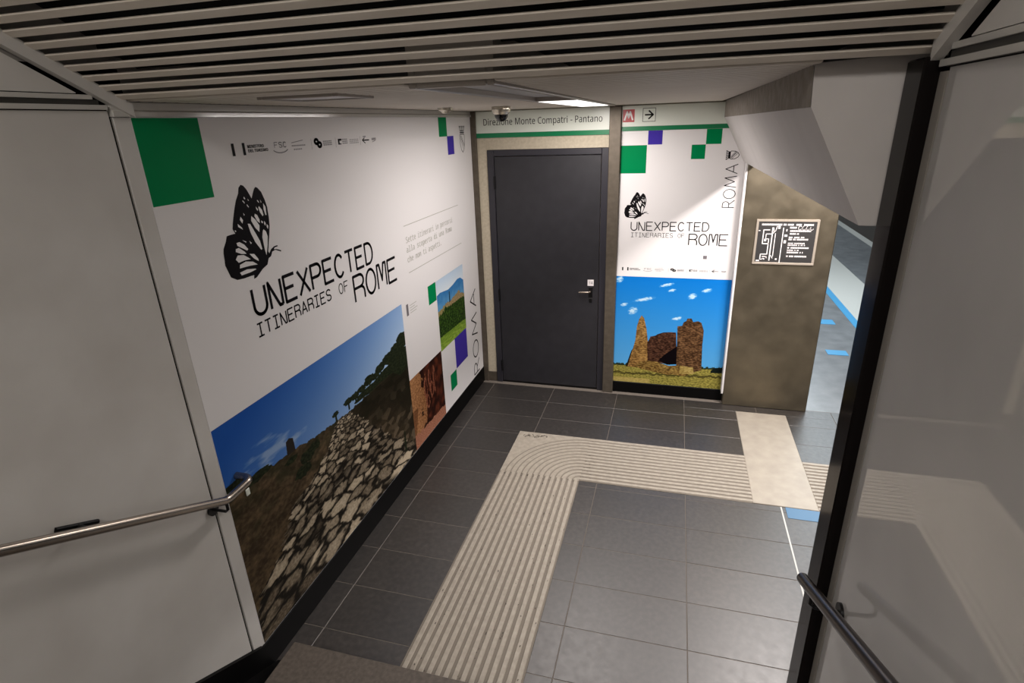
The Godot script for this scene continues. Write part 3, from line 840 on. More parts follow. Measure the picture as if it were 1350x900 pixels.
func wall_panels() -> void:
	var l: Node = get_node("wall_left")
	var r: Node = get_node("wall_right")
	# left: a narrow panel, a dark joint, then wide panels that follow the stair
	part("enamel_panel", box(Vector3(-0.012, 0.152, 3.3385), Vector3(0, 2.458, 3.399), 0.001), M.enamel, l)
	var zs := [3.413, 4.93, 6.45, 7.98]
	for i in 3:
		part("enamel_panel", prism(PackedVector2Array([Vector2(stringer(zs[i]), zs[i]), Vector2(2.476, zs[i]), Vector2(2.476, zs[i + 1] - 0.006), Vector2(stringer(zs[i + 1]), zs[i + 1] - 0.006)]), 0, -0.012, 0.0), M.enamel, l)
		part("enamel_panel", prism(PackedVector2Array([Vector2(2.524, maxf(zs[i], 3.50)), Vector2(maxf(climb(zs[i]) - 0.04, 2.526), maxf(zs[i], 3.50)), Vector2(climb(zs[i + 1]) - 0.04, zs[i + 1] - 0.006), Vector2(2.524, zs[i + 1] - 0.006)]), 0, -0.012, 0.0), M.enamel, l)
	part("joint_backing", box(Vector3(-0.013, 0.1, 3.33), Vector3(-0.0112, 2.6, 8)), M.joint, l)
	# right
	part("enamel_panel", box(Vector3(RW, 0.05, 3.407), Vector3(RW + 0.012, 2.47, 3.446)), M.strip, r)
	for i in 3:
		var a: float = maxf(zs[i], 3.454)
		part("enamel_panel", prism(PackedVector2Array([Vector2(stringer(a), a), Vector2(2.476, a), Vector2(2.476, zs[i + 1] - 0.006), Vector2(stringer(zs[i + 1]), zs[i + 1] - 0.006)]), 0, RW, RW + 0.012), M.enamel_right, r)
		part("enamel_panel", prism(PackedVector2Array([Vector2(2.524, maxf(a, 3.52)), Vector2(maxf(climb(a) - 0.04, 2.526), maxf(a, 3.52)), Vector2(climb(zs[i + 1]) - 0.04, zs[i + 1] - 0.006), Vector2(2.524, zs[i + 1] - 0.006)]), 0, RW, RW + 0.012), M.enamel, r)
	part("joint_backing", box(Vector3(RW + 0.009, 0.0, 3.405), Vector3(RW + 0.0125, 2.6, 8)), M.joint, r)
	# the dark glossy jamb and the recess beside it at the end of the right wall
	part("jamb", box(Vector3(2.213, 0.0, 3.30), Vector3(RW + 0.02, CEIL - 0.004, 3.405), 0.004), M.jamb, r)
	# profiles along the heads of the walls
	var t := shell("trim_1", "white metal profile along the head of the left mural", Vector3(0, 2.46, 0))
	part("profile", prism(PackedVector2Array([Vector2(2.458, -0.01), Vector2(2.458, 0.010), Vector2(2.466, 0.016), Vector2(2.494, 0.010), Vector2(2.503, 0.004), Vector2(2.503, -0.01)]), 2, 0.0, 1.0), M.trim, t)
	t.get_child(0).mesh = profile_along_z(0.0, 3.404)
	for s in [0, 1]:
		var x0 := 0.0 if s == 0 else RW
		var e := 1.0 if s == 0 else -1.0
		t = shell("trim_%d" % (2 + s), "grooved metal profile along the %s stair wall" % ["left", "right"][s], Vector3(x0, 2.476, 3.4))
		var lo := func(y0: float, y1: float, out: float, z0: float) -> ArrayMesh: return box(Vector3(minf(x0 - e * 0.012, x0 + e * out), y0, z0), Vector3(maxf(x0 - e * 0.012, x0 + e * out), y1, 8.0), 0.001)
		part("profile_lip", lo.call(2.479, 2.493, 0.008, 3.415), M.trim, t)
		part("profile_groove", lo.call(2.493, 2.508, -0.004, 3.43), M.groove, t)
		part("profile_lip", lo.call(2.508, 2.521, 0.006, 3.455), M.trim, t)
		t = shell("trim_%d" % (4 + s), "sloping white strip where the stair ceiling meets the %s wall" % ["left", "right"][s], Vector3(x0, CEIL, FOLD))
		var a := 3.335 if s == 0 else 3.40
		part("strip", prism(PackedVector2Array([Vector2(climb(a) - 0.035, a), Vector2(climb(a) + 0.006, a), Vector2(climb(8.0) + 0.012, 8.0), Vector2(climb(8.0) - 0.042, 8.0)]), 0, minf(x0, x0 + e * 0.022), maxf(x0, x0 + e * 0.022)), M.enamel, t)

func profile_along_z(z0: float, z1: float) -> ArrayMesh:
	# section in (x, y), run along z
	return prism(PackedVector2Array([Vector2(-0.012, 2.459), Vector2(0.012, 2.459), Vector2(0.012, 2.474), Vector2(0.006, 2.480), Vector2(0.006, 2.503), Vector2(-0.012, 2.503)]), 2, z0, z1)

func stringer(z: float) -> float:
	return 0.16 + 0.545 * (z - 3.353)

func door_and_posts() -> void:
	var b := shell("baseboard_left", "black skirting under the left mural", Vector3(0, 0, 0))
	part("skirting", box(Vector3(-0.012, 0, 0.0), Vector3(0.006, 0.151, 3.40), 0.002), M.plinth, b)
	b = shell("baseboard_back", "black skirting under the printed back panel", Vector3(1.29, 0, 0))
	part("skirting", box(Vector3(1.28, 0, -0.02), Vector3(2.248, 0.105, 0.010), 0.003), M.plinth, b)
	# steel posts
	b = shell("trim_6", "narrow brown steel post in the corner left of the door", Vector3(0.025, 0, 0))
	part("post", box(Vector3(0.0, 0, -0.02), Vector3(0.048, CEIL - 0.003, 0.020), 0.003), M.post, b)
	b = shell("trim_7", "brown steel post between the door and the printed back panel", Vector3(1.23, 0, 0))
	part("post", box(Vector3(1.183, 0, -0.02), Vector3(1.276, CEIL - 0.003, 0.045), 0.004), M.post, b)
	# door
	var d := shell("door_1", "dark grey metal service door with a steel lever handle", Vector3(0.66, 0, 0))
	var x0 := 0.137
	var x1 := 1.183
	var top := 2.19
	part("door_frame", box(Vector3(x0, 0, -0.02), Vector3(x0 + 0.058, top, 0.016), 0.004), M.door_frame, d)
	part("door_frame", box(Vector3(x1 - 0.058, 0, -0.02), Vector3(x1, top, 0.016), 0.004), M.door_frame, d)
	part("door_frame", box(Vector3(x0 + 0.058, top - 0.052, -0.02), Vector3(x1 - 0.058, top, 0.016), 0.004), M.door_frame, d)
	part("door_leaf", box(Vector3(x0 + 0.062, 0.018, -0.02), Vector3(x1 - 0.062, top - 0.056, 0.010), 0.003), M.door, d)
	part("threshold", box(Vector3(x0 + 0.058, 0.0, -0.02), Vector3(x1 - 0.058, 0.013, 0.004)), M.hinge, d)
	for y in [1.92, 0.90, 0.18]:
		var st := tool()
		add_tube(st, [Vector3(x0 + 0.060, y - 0.055, 0.018), Vector3(x0 + 0.060, y + 0.055, 0.018)], 0.009, 12)
		part("hinge", st.commit(), M.hinge, d)
	var s := tool()
	add_box(s, Vector3(1.035, 0.915, 0.010), Vector3(1.070, 1.010, 0.016), 0.003)
	add_box(s, Vector3(1.040, 0.865, 0.010), Vector3(1.066, 0.905, 0.015), 0.003)
	part("lock_plate", s.commit(), M.hinge, d)
	s = tool()
	var path := [Vector3(1.052, 0.972, 0.012), Vector3(1.052, 0.972, 0.042)]
	for k in 5: path.append(Vector3(1.052 - 0.016 * sin(PI * 0.5 * k / 4), 0.972, 0.042 + 0.016 * (1 - cos(PI * 0.5 * k / 4))))
	path.append(Vector3(0.952, 0.970, 0.058))
	add_tube(s, path, 0.0085, 14)
	var h := part("door_handle", s.commit(), M.rail, d)
	tag(h, "steel lever handle")
	var tg := part("number_label", box(Vector3(1.024, 1.020, 0.010), Vector3(1.079, 1.077, 0.0125), 0.001), M.white_ink, d)
	tag(tg, "small white number label above the handle")
	lettering("label_print", "14", 1, 1.038, 1.037, 0.024, M.soft_ink, tg, 1.0, 0.0128)
	# pale plaster round the door
	var p: Node = get_node("wall_back")
	part("plaster_strip", box(Vector3(0.048, 0.10, -0.02), Vector3(0.137, 2.286, 0.004), 0.002), M.plaster, p)
	part("plaster_strip", box(Vector3(0.137, 2.19, -0.02), Vector3(1.183, 2.286, 0.006), 0.002), M.plaster, p)
	part("corner_foot", box(Vector3(0.02, 0.0, -0.02), Vector3(0.137, 0.10, 0.008), 0.003), M.post, p)

func stair() -> void:
	var s := thing("staircase", Vector3(1.12, 0, 3.3), "short flight of worn brown stone steps climbing towards the viewer", "stairs")
	for k in 11:
		var z := 3.295 + k * 0.305 + (0.035 if k else 0.0)
		var y := 0.158 + k * 0.1546
		part("tread", box(Vector3(0.135, y - 0.035, z), Vector3(2.13, y, z + 0.375), 0.004), M.tread, s)
		part("riser", box(Vector3(0.135, y - 0.158, z + 0.022), Vector3(2.13, y - 0.035, z + 0.05)), M.tread, s)
	for e in [[0.001, 0.018, 3.36], [RW - 0.018, RW - 0.001, 3.42]]:
		part("stringer", prism(PackedVector2Array([Vector2(-0.02, e[2]), Vector2(stringer(e[2]), e[2]), Vector2(stringer(7.9), 7.9), Vector2(-0.02, 7.9)]), 0, e[0], e[1]), M.plinth, s)
	for e in [[0.018, 0.135, 3.30], [2.13, RW - 0.018, 3.42]]:
		part("side_channel", prism(PackedVector2Array([Vector2(-0.02, e[2]), Vector2(0.01, e[2]), Vector2(0.01 + SLOPE * 4.6, 7.9), Vector2(-0.02, 7.9)]), 0, e[0], e[1]), M.plinth, s)

func beam_and_column() -> void:
	var b := thing("ceiling_beam", Vector3(2.2, 2.08, 1.6), "boxed grey-white plaster beam with a slanted underside, hanging above the steel column", "beam")
	part("casing", loft_z(V([2.05, 2.506, 2.05, 2.39, 2.222, 2.062, 2.335, 2.062, 2.335, 2.516, 2.2, 2.516]), 0.0, V([2.023, 2.508, 2.028, 2.412, 2.178, 2.128, 2.335, 2.128, 2.335, 2.516, 2.2, 2.516]), 3.29), M.beam_paint, b)
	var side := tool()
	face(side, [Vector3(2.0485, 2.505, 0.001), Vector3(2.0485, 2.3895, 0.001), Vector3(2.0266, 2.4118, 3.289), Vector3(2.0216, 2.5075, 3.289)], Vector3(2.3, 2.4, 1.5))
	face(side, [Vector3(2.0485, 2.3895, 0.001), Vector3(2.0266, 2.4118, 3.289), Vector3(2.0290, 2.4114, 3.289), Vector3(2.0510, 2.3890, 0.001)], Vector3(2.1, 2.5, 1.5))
	tag(part("darker_side", side.commit(), M.grime_and_dark_tone, b), "darker mottled upright side of the beam")  # thin face giving the upright side a darker, mottled tone than the casing
	var c := thing("steel_column", Vector3(2.59, 0, -0.08), "brushed brown stainless steel column right of the printed back panel", "column")
	part("cladding", box(Vector3(2.249, 0, -0.28), Vector3(2.930, 2.08, 0.09), 0.006), M.steel, c)
	part("return_strip", box(Vector3(2.232, 0.105, 0.006), Vector3(2.2488, 2.085, 0.086), 0.003), M.paper, c)
	# relief map of the station on the column
	var p := thing("tactile_map", Vector3(2.58, 1.281, 0.09), "dark relief map plaque in a pale metal frame on the steel column", "plaque")
	part("plate", box(Vector3(2.370, 1.296, 0.088), Vector3(2.790, 1.622, 0.096), 0.002), M.plaque, p)
	for r in [[2.355, 1.281, 2.805, 1.299], [2.355, 1.619, 2.805, 1.637], [2.355, 1.299, 2.373, 1.619], [2.787, 1.299, 2.805, 1.619]]:
		part("frame_bar", box(Vector3(r[0], r[1], 0.088), Vector3(r[2], r[3], 0.101), 0.002), M.plaque_frame, p)
	var st := tool()
	var d := 0.0066
	var L := func(l: Array, w: float) -> void:
		var q := []
		for i in range(0, l.size(), 2): q.append(Vector2(2.373 + l[i] * 0.414, 1.299 + l[i + 1] * 0.32))
		add_stroke(st, 2, q, w, d)
	L.call([.21, .80, .10, .80, .10, .46, .205, .46, .205, .20, .09, .20, .09, .07, .155, .07], .007)
	L.call([.24, .70, .15, .70, .15, .58, .205, .58, .205, .46], .006)
	L.call([.12, .14, .20, .14, .20, .10], .006)
	L.call([.255, .86, .255, .04], .008)
	L.call([.31, .72, .31, .14], .005)
	L.call([.255, .70, .31, .78, .33, .90], .005)
	L.call([.255, .20, .31, .10], .005)
	L.call([.27, .86, .29, .74], .004)
	L.call([.44, .86, .44, .0], .006)
	for b2 in [[.345, .83, .385, .90], [.36, .06, .39, .10], [.125, .52, .165, .58], [.125, .06, .17, .10], [.02, .02, .08, .05], [.01, .77, .04, .79], [.47, .64, .52, .69], [.47, .48, .51, .55], [.49, .77, .51, .82]]:
		add_rect(st, 2, 2.373 + b2[0] * .414, 1.299 + b2[1] * .32, 2.373 + b2[2] * .414, 1.299 + b2[3] * .32, d)
	part("relief_plan", st.commit(), M.white_ink, p)
	st = tool()
	rng.seed = 31
	var rows := [[.04, .93, .93, .022], [.53, .86, .68, .022], [.56, .78, .92, .02], [.56, .71, .74, .018], [.55, .625, .80, .016], [.55, .575, .88, .02], [.55, .48, .82, .014], [.55, .435, .84, .014], [.55, .37, .92, .02], [.55, .31, .75, .014], [.55, .255, .82, .02], [.55, .16, .90, .02]]
	for r in rows:
		var x: float = r[0]
		while x < r[2]:
			var w := rng.randf_range(0.008, 0.017)
			if rng.randf() < 0.86: add_rect(st, 2, 2.373 + x * .414, 1.299 + (r[1] - r[3]) * .32, 2.373 + (x + w) * .414, 1.299 + (r[1] + r[3]) * .32, d)
			x += w + 0.006
	for k in 4:
		var q := []
		for v in arc(.72 + k * .068, .855, .026, .05, 30 + 40 * k, 340, 8): q.append(Vector2(2.373 + v.x * .414, 1.299 + v.y * .32))
		add_stroke(st, 2, q, .004, d)
	part("relief_text", st.commit(), M.white_ink, p)

func murals() -> void:
	# ---- left wall
	var m := thing("wall_mural", Vector3(0, 0.15, 1.68), "large white printed mural with butterfly, green square and ancient road picture on the left wall", "mural")
	part("sheet", box(Vector3(-0.012, 0.151, 0.004), Vector3(0, 2.4585, 3.338)), M.paper, m)
	print_rect("colour_square", 0, 0.003, 2.170, 0.287, 2.456, M.green, m)
	print_rect("colour_square", 0, 2.612, 2.322, 2.773, 2.4580, M.green, m)
	print_rect("colour_square", 0, 2.769, 2.185, 2.906, 2.322, M.purple, m)
	print_rect("colour_square", 0, 2.170, 1.143, 2.316, 1.287, M.green, m)
	print_rect("colour_square", 0, 2.619, 0.431, 2.908, 0.706, M.purple, m)
	print_rect("colour_square", 0, 2.470, 0.283, 2.610, 0.431, M.green, m)
	logo_row(0, 0.432, 1.635, 2.312, 2.360, m)
	butterfly(0, 0.258, 1.80, 1.0, M.paper, m)
	var st := tool()
	write(st, 0, "UNEXPECTED", 0.380, 1.650, 0.1075, 0.082, 0.120, 0.0160)
	write(st, 0, "ROME", 1.182, 1.470, 0.1385, 0.110, 0.146, 0.0170)
	part("title_lettering", st.commit(), M.ink, m)
	st = tool()
	write(st, 0, "ITINERARIES", 0.370, 1.557, 0.0540, 0.040, 0.058, 0.0080)
	write(st, 0, "OF", 1.032, 1.560, 0.0530, 0.038, 0.055, 0.0062)
	part("subtitle_lettering", st.commit(), M.ink, m)
	print_rect("rule_line", 0, 1.877, 1.7815, 2.905, 1.7860, M.faint_ink, m)
	print_rect("rule_line", 0, 1.890, 1.4620, 2.930, 1.4665, M.faint_ink, m)
	lettering("slogan", "Sette itinerari in percorsi", 0, 1.893, 1.668, 0.040, M.faint_ink, m, 1.0, 0.0008, "Droid Sans Mono", 400, 0.86)
	lettering("slogan", "alla scoperta di una Roma", 0, 1.888, 1.603, 0.040, M.faint_ink, m, 1.0, 0.0008, "Droid Sans Mono", 400, 0.84)
	lettering("slogan", "che non ti aspetti.", 0, 1.890, 1.535, 0.040, M.faint_ink, m, 1.0, 0.0008, "Droid Sans Mono", 400, 0.60)
	print_rect("small_mark", 0, 1.794, 1.180, 1.826, 1.262, M.soft_ink, m)
	st = tool()
	for k in 4: add_rect(st, 0, 1.850, 1.185 + k * 0.018, 1.850 + [.10, .12, .08, .11][k], 1.189 + k * 0.018, 0.0007)
	part("fine_print", st.commit(), M.faint_ink, m).set_meta("kind", "stuff")
	st = tool()
	write(st, 0, "ROMA", 3.205, 0.175, 0.215, 0.165, 0.150, 0.0130, 0.0007, {"M": 1.25, "R": 0.75}, true, true)
	part("city_lettering", st.commit(), M.ink, m)
	crest(0, 3.035, 2.187, 0.138, 0.215, false, m, 0.006)
	var q := print_rect("road_picture", 0, 0.003, 0.153, 1.728, 1.290, picture(old_road(), 0.42), m)
	tag(q, "picture of an ancient stone-paved road under a blue sky")
	q = print_rect("park_picture", 0, 2.323, 0.706, 2.915, 1.285, picture(green_park(), 0.42), m)
	tag(q, "small picture of a green park with a ruin and blue hills")
	q = print_rect("relief_picture", 0, 1.728, 0.153, 2.318, 0.720, picture(worn_relief(), 0.42), m)
	tag(q, "small picture of a worn stone relief in a dark red niche")
	# ---- back wall
	m = thing("wall_mural", Vector3(1.76, 0.105, 0), "narrow white printed panel with ruined tower picture, between the door post and the steel column", "mural")
	part("sheet", box(Vector3(1.2765, 0.1055, -0.02), Vector3(2.2315, 2.3085, 0.0)), M.paper, m)
	print_rect("colour_square", 1, 1.2770, 1.983, 1.483, 2.200, M.green, m)
	print_rect("colour_square", 1, 1.489, 2.203, 1.600, 2.308, M.purple, m)
	print_rect("colour_square", 1, 1.931, 2.197, 2.045, 2.308, M.green, m)
	print_rect("colour_square", 1, 1.827, 2.087, 1.931, 2.195, M.green, m)
	butterfly(1, 1.318, 1.608, 0.565, M.paper, m)
	st = tool()
	write(st, 1, "UNEXPECTED", 1.384, 1.519, 0.0640, 0.049, 0.070, 0.0078)
	write(st, 1, "ROME", 1.860, 1.403, 0.0800, 0.064, 0.091, 0.0085)
	part("title_lettering", st.commit(), M.ink, m)
	st = tool()
	write(st, 1, "ITINERARIES", 1.386, 1.463, 0.0320, 0.0235, 0.035, 0.0036)
	write(st, 1, "OF", 1.770, 1.463, 0.0300, 0.022, 0.033, 0.0034)
	part("subtitle_lettering", st.commit(), M.ink, m)
	print_rect("small_mark", 1, 1.985, 1.288, 2.015, 1.316, M.soft_ink, m)
	logo_row(1, 1.322, 2.178, 1.170, 1.199, m)
	st = tool()
	write(st, 1, "ROMA", 2.184, 1.712, 0.087, 0.071, 0.088, 0.0060, 0.0007, {"M": 1.2, "R": 0.8}, true, true)
	part("city_lettering", st.commit(), M.ink, m)
	crest(1, 2.185, 2.075, 0.075, 0.10, true, m, 0.0045)
	q = print_rect("ruin_picture", 1, 1.2770, 0.1060, 2.2310, 1.118, picture(ruined_tomb(), 0.42), m)
	tag(q, "picture of ruined brick tomb walls in dry grass under a bright blue sky")

func signs() -> void:
	var s := thing("direction_sign", Vector3(0.61, 2.286, 0), "long white direction sign with a green stripe above the grey door", "sign")
	part("sign_board", box(Vector3(0.049, 2.288, -0.02), Vector3(1.182, 2.498, 0.010), 0.002), M.sign_white, s)
	print_rect("green_stripe", 1, 0.0500, 2.2890, 1.1815, 2.326, M.sign_green, s, 0.0106)
	lettering("sign_lettering", "Direzione Monte Compatri - Pantano", 1, 0.118, 2.388, 0.051, M.sign_ink, s, 1.0, 0.0107, "Droid Sans", 500, 1.005)
	s = thing("metro_sign", Vector3(1.66, 2.31, 0), "white metro sign with red M and right arrow above the narrow printed panel", "sign")
	part("sign_board", box(Vector3(1.277, 2.3095, -0.02), Vector3(2.231, 2.498, 0.006), 0.002), M.sign_white, s)
	print_rect("green_stripe", 1, 1.2775, 2.3100, 2.2300, 2.343, M.sign_green, s, 0.0066)
	var r := print_rect("metro_mark", 1, 1.284, 2.376, 1.376, 2.470, M.sign_red, s, 0.0066)
	var st := tool()
	add_stroke(st, 1, V([1.298, 2.390, 1.318, 2.452, 1.330, 2.410, 1.342, 2.452, 1.362, 2.390]), 0.012, 0.0071)
	part("white_letter", st.commit(), M.white_ink, r)
	st = tool()
	add_stroke(st, 1, V([1.440, 2.377, 1.440, 2.474, 1.537, 2.474, 1.537, 2.377, 1.440, 2.377]), 0.0035, 0.0066)
	var a := part("arrow_box", st.commit(), M.sign_ink, s)
	st = tool()
	add_stroke(st, 1, V([1.455, 2.426, 1.518, 2.426]), 0.011, 0.0071)
	add_stroke(st, 1, V([1.484, 2.457, 1.519, 2.426, 1.484, 2.395]), 0.011, 0.0071)
	part("arrow", st.commit(), M.sign_ink, a)

func ribs(x0: float, z0: float, x1: float, z1: float, along_z: bool) -> ArrayMesh:
	var st := tool()
	for k in 14:
		var o := 0.0225 + k * 0.042
		if along_z: add_box(st, Vector3(x0 + o - 0.013, -0.01, z0 - 0.003), Vector3(x0 + o + 0.013, 0.0075, z1 + 0.003), 0.0035)
		else: add_box(st, Vector3(x0 - 0.003, -0.01, z0 + o - 0.013), Vector3(x1 + 0.003, 0.0075, z0 + o + 0.013), 0.0035)
	return st.commit()

func slab(p: Node, x0: float, z0: float, x1: float, z1: float, along_z: bool) -> void:
	var b := part("paving_slab", box(Vector3(x0, -0.02, z0), Vector3(x1, 0.002, z1)), M.groove_dirt, p)
	part("ribs", ribs(x0, z0, x1, z1, along_z), M.paving, b).set_meta("kind", "stuff")

func tactile_path() -> void:
	var p := thing("tactile_path", Vector3(0.9, 0, 1.2), "beige ribbed tactile paving strip that turns right across the dark floor", "paving")
	var zs := [1.508, 2.099, 2.690, 3.281]
	for i in 3: slab(p, 0.608, zs[i], 1.199, zs[i + 1], true)
	var xs := [1.199, 1.777, 2.355]
	for i in 2: slab(p, xs[i], 0.917, xs[i + 1], 1.508, false)
	slab(p, 2.755, 0.917, 3.72, 1.508, false)
	# the corner slab with quarter-round ribs about its inner corner
	var c := part("corner_slab", box(Vector3(0.609, -0.02, 0.918), Vector3(1.198, 0.002, 1.507), 0.001), M.paving, p)
	var st := tool()
	for k in 14:
		var r := 0.591 - (0.0225 + k * 0.042)
		var n := 28
		for j in n:
			var a := PI + PI * 0.5 * j / n
			var b := PI + PI * 0.5 * (j + 1) / n
			var sec := [Vector2(-0.013, 0.001), Vector2(-0.009, 0.0075), Vector2(0.009, 0.0075), Vector2(0.013, 0.001)]
			for q in 3:
				var w := []
				for e in [[a, sec[q]], [b, sec[q]], [b, sec[q + 1]], [a, sec[q + 1]]]:
					var rr: float = r + e[1].x
					w.append(Vector3(1.199 + cos(e[0]) * rr, e[1].y, 1.508 + sin(e[0]) * rr))
				face(st, w, Vector3(1.199 + cos(a) * r, -0.05, 1.508 + sin(a) * r))
	part("ribs", st.commit(), M.paving, c).set_meta("kind", "stuff")
	st = tool()
	for k in 15:                                             # dirty grooves between the ribs
		var ra := 0.591 - 0.0015 - k * 0.042 + 0.008
		if ra < 0.03 or k == 0: continue
		for j in 24:
			var a := PI + PI * 0.5 * j / 24
			var b := PI + PI * 0.5 * (j + 1) / 24
			var w := []
			for e in [[a, ra - 0.0075], [b, ra - 0.0075], [b, ra - 0.0005 + 0.0075], [a, ra - 0.0005 + 0.0075]]: w.append(Vector3(1.199 + cos(e[0]) * e[1], 0.0026, 1.508 + sin(e[0]) * e[1]))
			face(st, w, Vector3(1.199, -5, 1.508))
	part("groove_dirt", st.commit(), M.groove_dirt, c).set_meta("kind", "stuff")
	# worn pen marks on the corner slab and dirt in its joints
	st = tool()
	rng.seed = 77
	for k in 16:
		var x := 0.655 + 0.0125 * k + rng.randf_range(-.005, .005)
		var z := 0.985 - 0.0015 * k + rng.randf_range(-0.02, 0.02)
		var q := []
		for t in 5: q.append(Vector2(x + rng.randf_range(-.014, .014), z + rng.randf_range(-.016, .016)))
		for t in 4: ground_stroke(st, q[t], q[t + 1], 0.0034, 0.0032)
	part("pen_marks", st.commit(), M.dirt, c)
	st = tool()
	for k in 150:
		var pos := Vector2(rng.randf_range(0.62, 1.19), 1.508 + absf(rng.randfn(0.0, 0.02))) if k % 2 else Vector2(1.199 + absf(rng.randfn(0.0, 0.035)), rng.randf_range(0.93, 1.49))
		ground_stroke(st, pos, pos + Vector2(rng.randf_range(0.004, 0.014), rng.randf_range(-.004, .004)), rng.randf_range(0.003, 0.007), 0.0031)
	for k in 190:
		var pos := Vector2(rng.randf_range(0.615, 1.19), rng.randf_range(1.55, 3.27))
		ground_stroke(st, pos, pos + Vector2(rng.randf_range(-.003, .003), rng.randf_range(0.004, 0.016)), rng.randf_range(0.002, 0.006), 0.0088 if k % 3 == 0 else 0.0030)
	part("grime_and_dark_tone", st.commit(), M.dirt, p).set_meta("kind", "stuff")
	var f := thing("floor_plate", Vector3(2.555, 0, 0.85), "smooth beige slab crossing the ribbed paving in front of the steel column", "paving")
	part("slab", box(Vector3(2.356, -0.02, 0.201), Vector3(2.754, 0.006, 1.505), 0.003), M.plate, f)

func ground_stroke(st: SurfaceTool, a: Vector2, b: Vector2, w: float, y: float) -> void:
	var n := (b - a).orthogonal().normalized() * w * 0.5
	var P := func(v: Vector2) -> Vector3: return Vector3(v.x, y, v.y)
	tri(st, P.call(a + n), P.call(b + n), P.call(b - n), Vector3.UP)
	tri(st, P.call(a + n), P.call(b - n), P.call(a - n), Vector3.UP)

func lamps() -> void:
	var l := thing("ceiling_lamp", Vector3(1.115, CEIL, 1.75), "long recessed strip lamp in the slatted ceiling, only its far half lit", "lamp")
	for r in [[0.99, 0.15, 1.012, 3.33], [1.218, 0.15, 1.24, 3.33], [1.012, 0.15, 1.218, 0.435], [1.012, 3.30, 1.218, 3.33], [1.012, 1.84, 1.218, 1.88]]:
		part("frame_bar", box(Vector3(r[0], CEIL - 0.008, r[1]), Vector3(r[2], CEIL + 0.05, r[3]), 0.003), M.lamp_frame, l)
	part("housing", box(Vector3(0.99, CEIL + 0.05, 0.15), Vector3(1.24, CEIL + 0.12, 3.33)), M.lamp_frame, l)
	part("lit_diffuser", box(Vector3(1.014, CEIL - 0.009, 0.44), Vector3(1.216, CEIL + 0.01, 1.835), 0.004), M.lens_on, l)
	part("unlit_diffuser", box(Vector3(1.014, CEIL + 0.012, 1.885), Vector3(1.216, CEIL + 0.03, 3.295), 0.003), M.lens_off, l)
	for k in 2:
		l = thing("passage_lamp", Vector3(2.83, 2.50, 1.35), "lit strip lamp on the passage ceiling beyond the beam", "lamp") if k == 0 else thing("stair_lamp", Vector3(1.13, 3.9, 6.6), "lit lamp on the ceiling high up the stair", "lamp")
		var lo := Vector3(2.75, 2.495, 0.58) if k == 0 else Vector3(0.28, 3.82, 6.1)
		var hi := Vector3(2.91, 2.515, 2.12) if k == 0 else Vector3(1.98, 3.84, 7.1)
		part("lit_diffuser", box(lo, hi, 0.004), M.lens_on, l)
		part("housing", box(Vector3(lo.x - 0.02, hi.y - 0.004, lo.z - 0.02), Vector3(hi.x + 0.02, hi.y + 0.02, hi.z + 0.02)), M.lamp_frame, l)
	for z in [-2.7, -9.0]:
		l = thing("platform_lamp", Vector3(3.9, 2.5, z), "%s lit strip lamp on the platform ceiling" % ("nearer" if z > -5 else "farther"), "lamp", "strip lamps over the platform")
		part("lit_diffuser", box(Vector3(3.81, 2.495, z - 2.35), Vector3(3.99, 2.515, z + 2.35), 0.004), M.lens_on, l)

func handrails() -> void:
	var r := thing("handrail", Vector3(0.08, 1.03, 3.4), "brushed steel handrail on the left wall, bent level at its lower end", "handrail")
	var st := tool()
	var pts := []
	for k in 10: pts.append(Vector3(0.08, 1.037 + SLOPE * (7.4 - 3.425) * (1 - k / 9.0), lerpf(7.4, 3.425, k / 9.0)))
	pts += [Vector3(0.08, 1.034, 3.412), Vector3(0.08, 1.032, 3.395), Vector3(0.08, 1.034, 3.34), Vector3(0.0795, 1.036, 3.30)]
	for k in range(1, 7): pts.append(Vector3(0.0795 - 0.035 * (1 - cos(PI * 0.5 * k / 6)), 1.037, 3.30 - 0.035 * sin(PI * 0.5 * k / 6)))
	pts.append(Vector3(0.002, 1.037, 3.265))
	add_tube(st, pts, 0.0165, 20)
	part("tube", st.commit(), M.rail, r)
	for z in [3.90, 5.2, 6.4]:
		st = tool()
		var c := Vector3(0.0, 1.030 + SLOPE * (z - 3.41), z)
		add_tube(st, [c, c + Vector3(0.08, -0.008, 0)], 0.007, 10)
		for k in 2: add_tube(st, [c + Vector3(0.003, -SLOPE * 0.06, -0.06), c + Vector3(0.003, SLOPE * 0.06, 0.06)], 0.008, 10)
		part("bracket", st.commit(), M.hinge, r)
	bracket(r, Vector3(0.08, 1.037, 3.42), 0.0)
	st = tool()
	add_box(st, Vector3(0.0, 0.912, 3.216), Vector3(0.006, 0.944, 3.238), 0.002)
	part("wall_clip", st.commit(), M.sign_white, r)
	r = thing("handrail", Vector3(RW - 0.075, 1.12, 3.47), "dark steel handrail on the right wall, ending at the black jamb", "handrail")
	st = tool()
	pts = []
	for k in 10: pts.append(Vector3(RW - 0.08, 1.115 + SLOPE * (7.4 - 3.44) * (1 - k / 9.0), lerpf(7.4, 3.44, k / 9.0)))
	pts.append(Vector3(RW - 0.08, 1.109, 3.425))
	add_tube(st, pts, 0.0165, 20)
	part("tube", st.commit(), M.rail_dark, r)
	for z in [3.53, 4.6, 5.8, 6.9]: bracket(r, Vector3(RW - 0.08, 1.115 + SLOPE * (z - 3.44), z), RW)

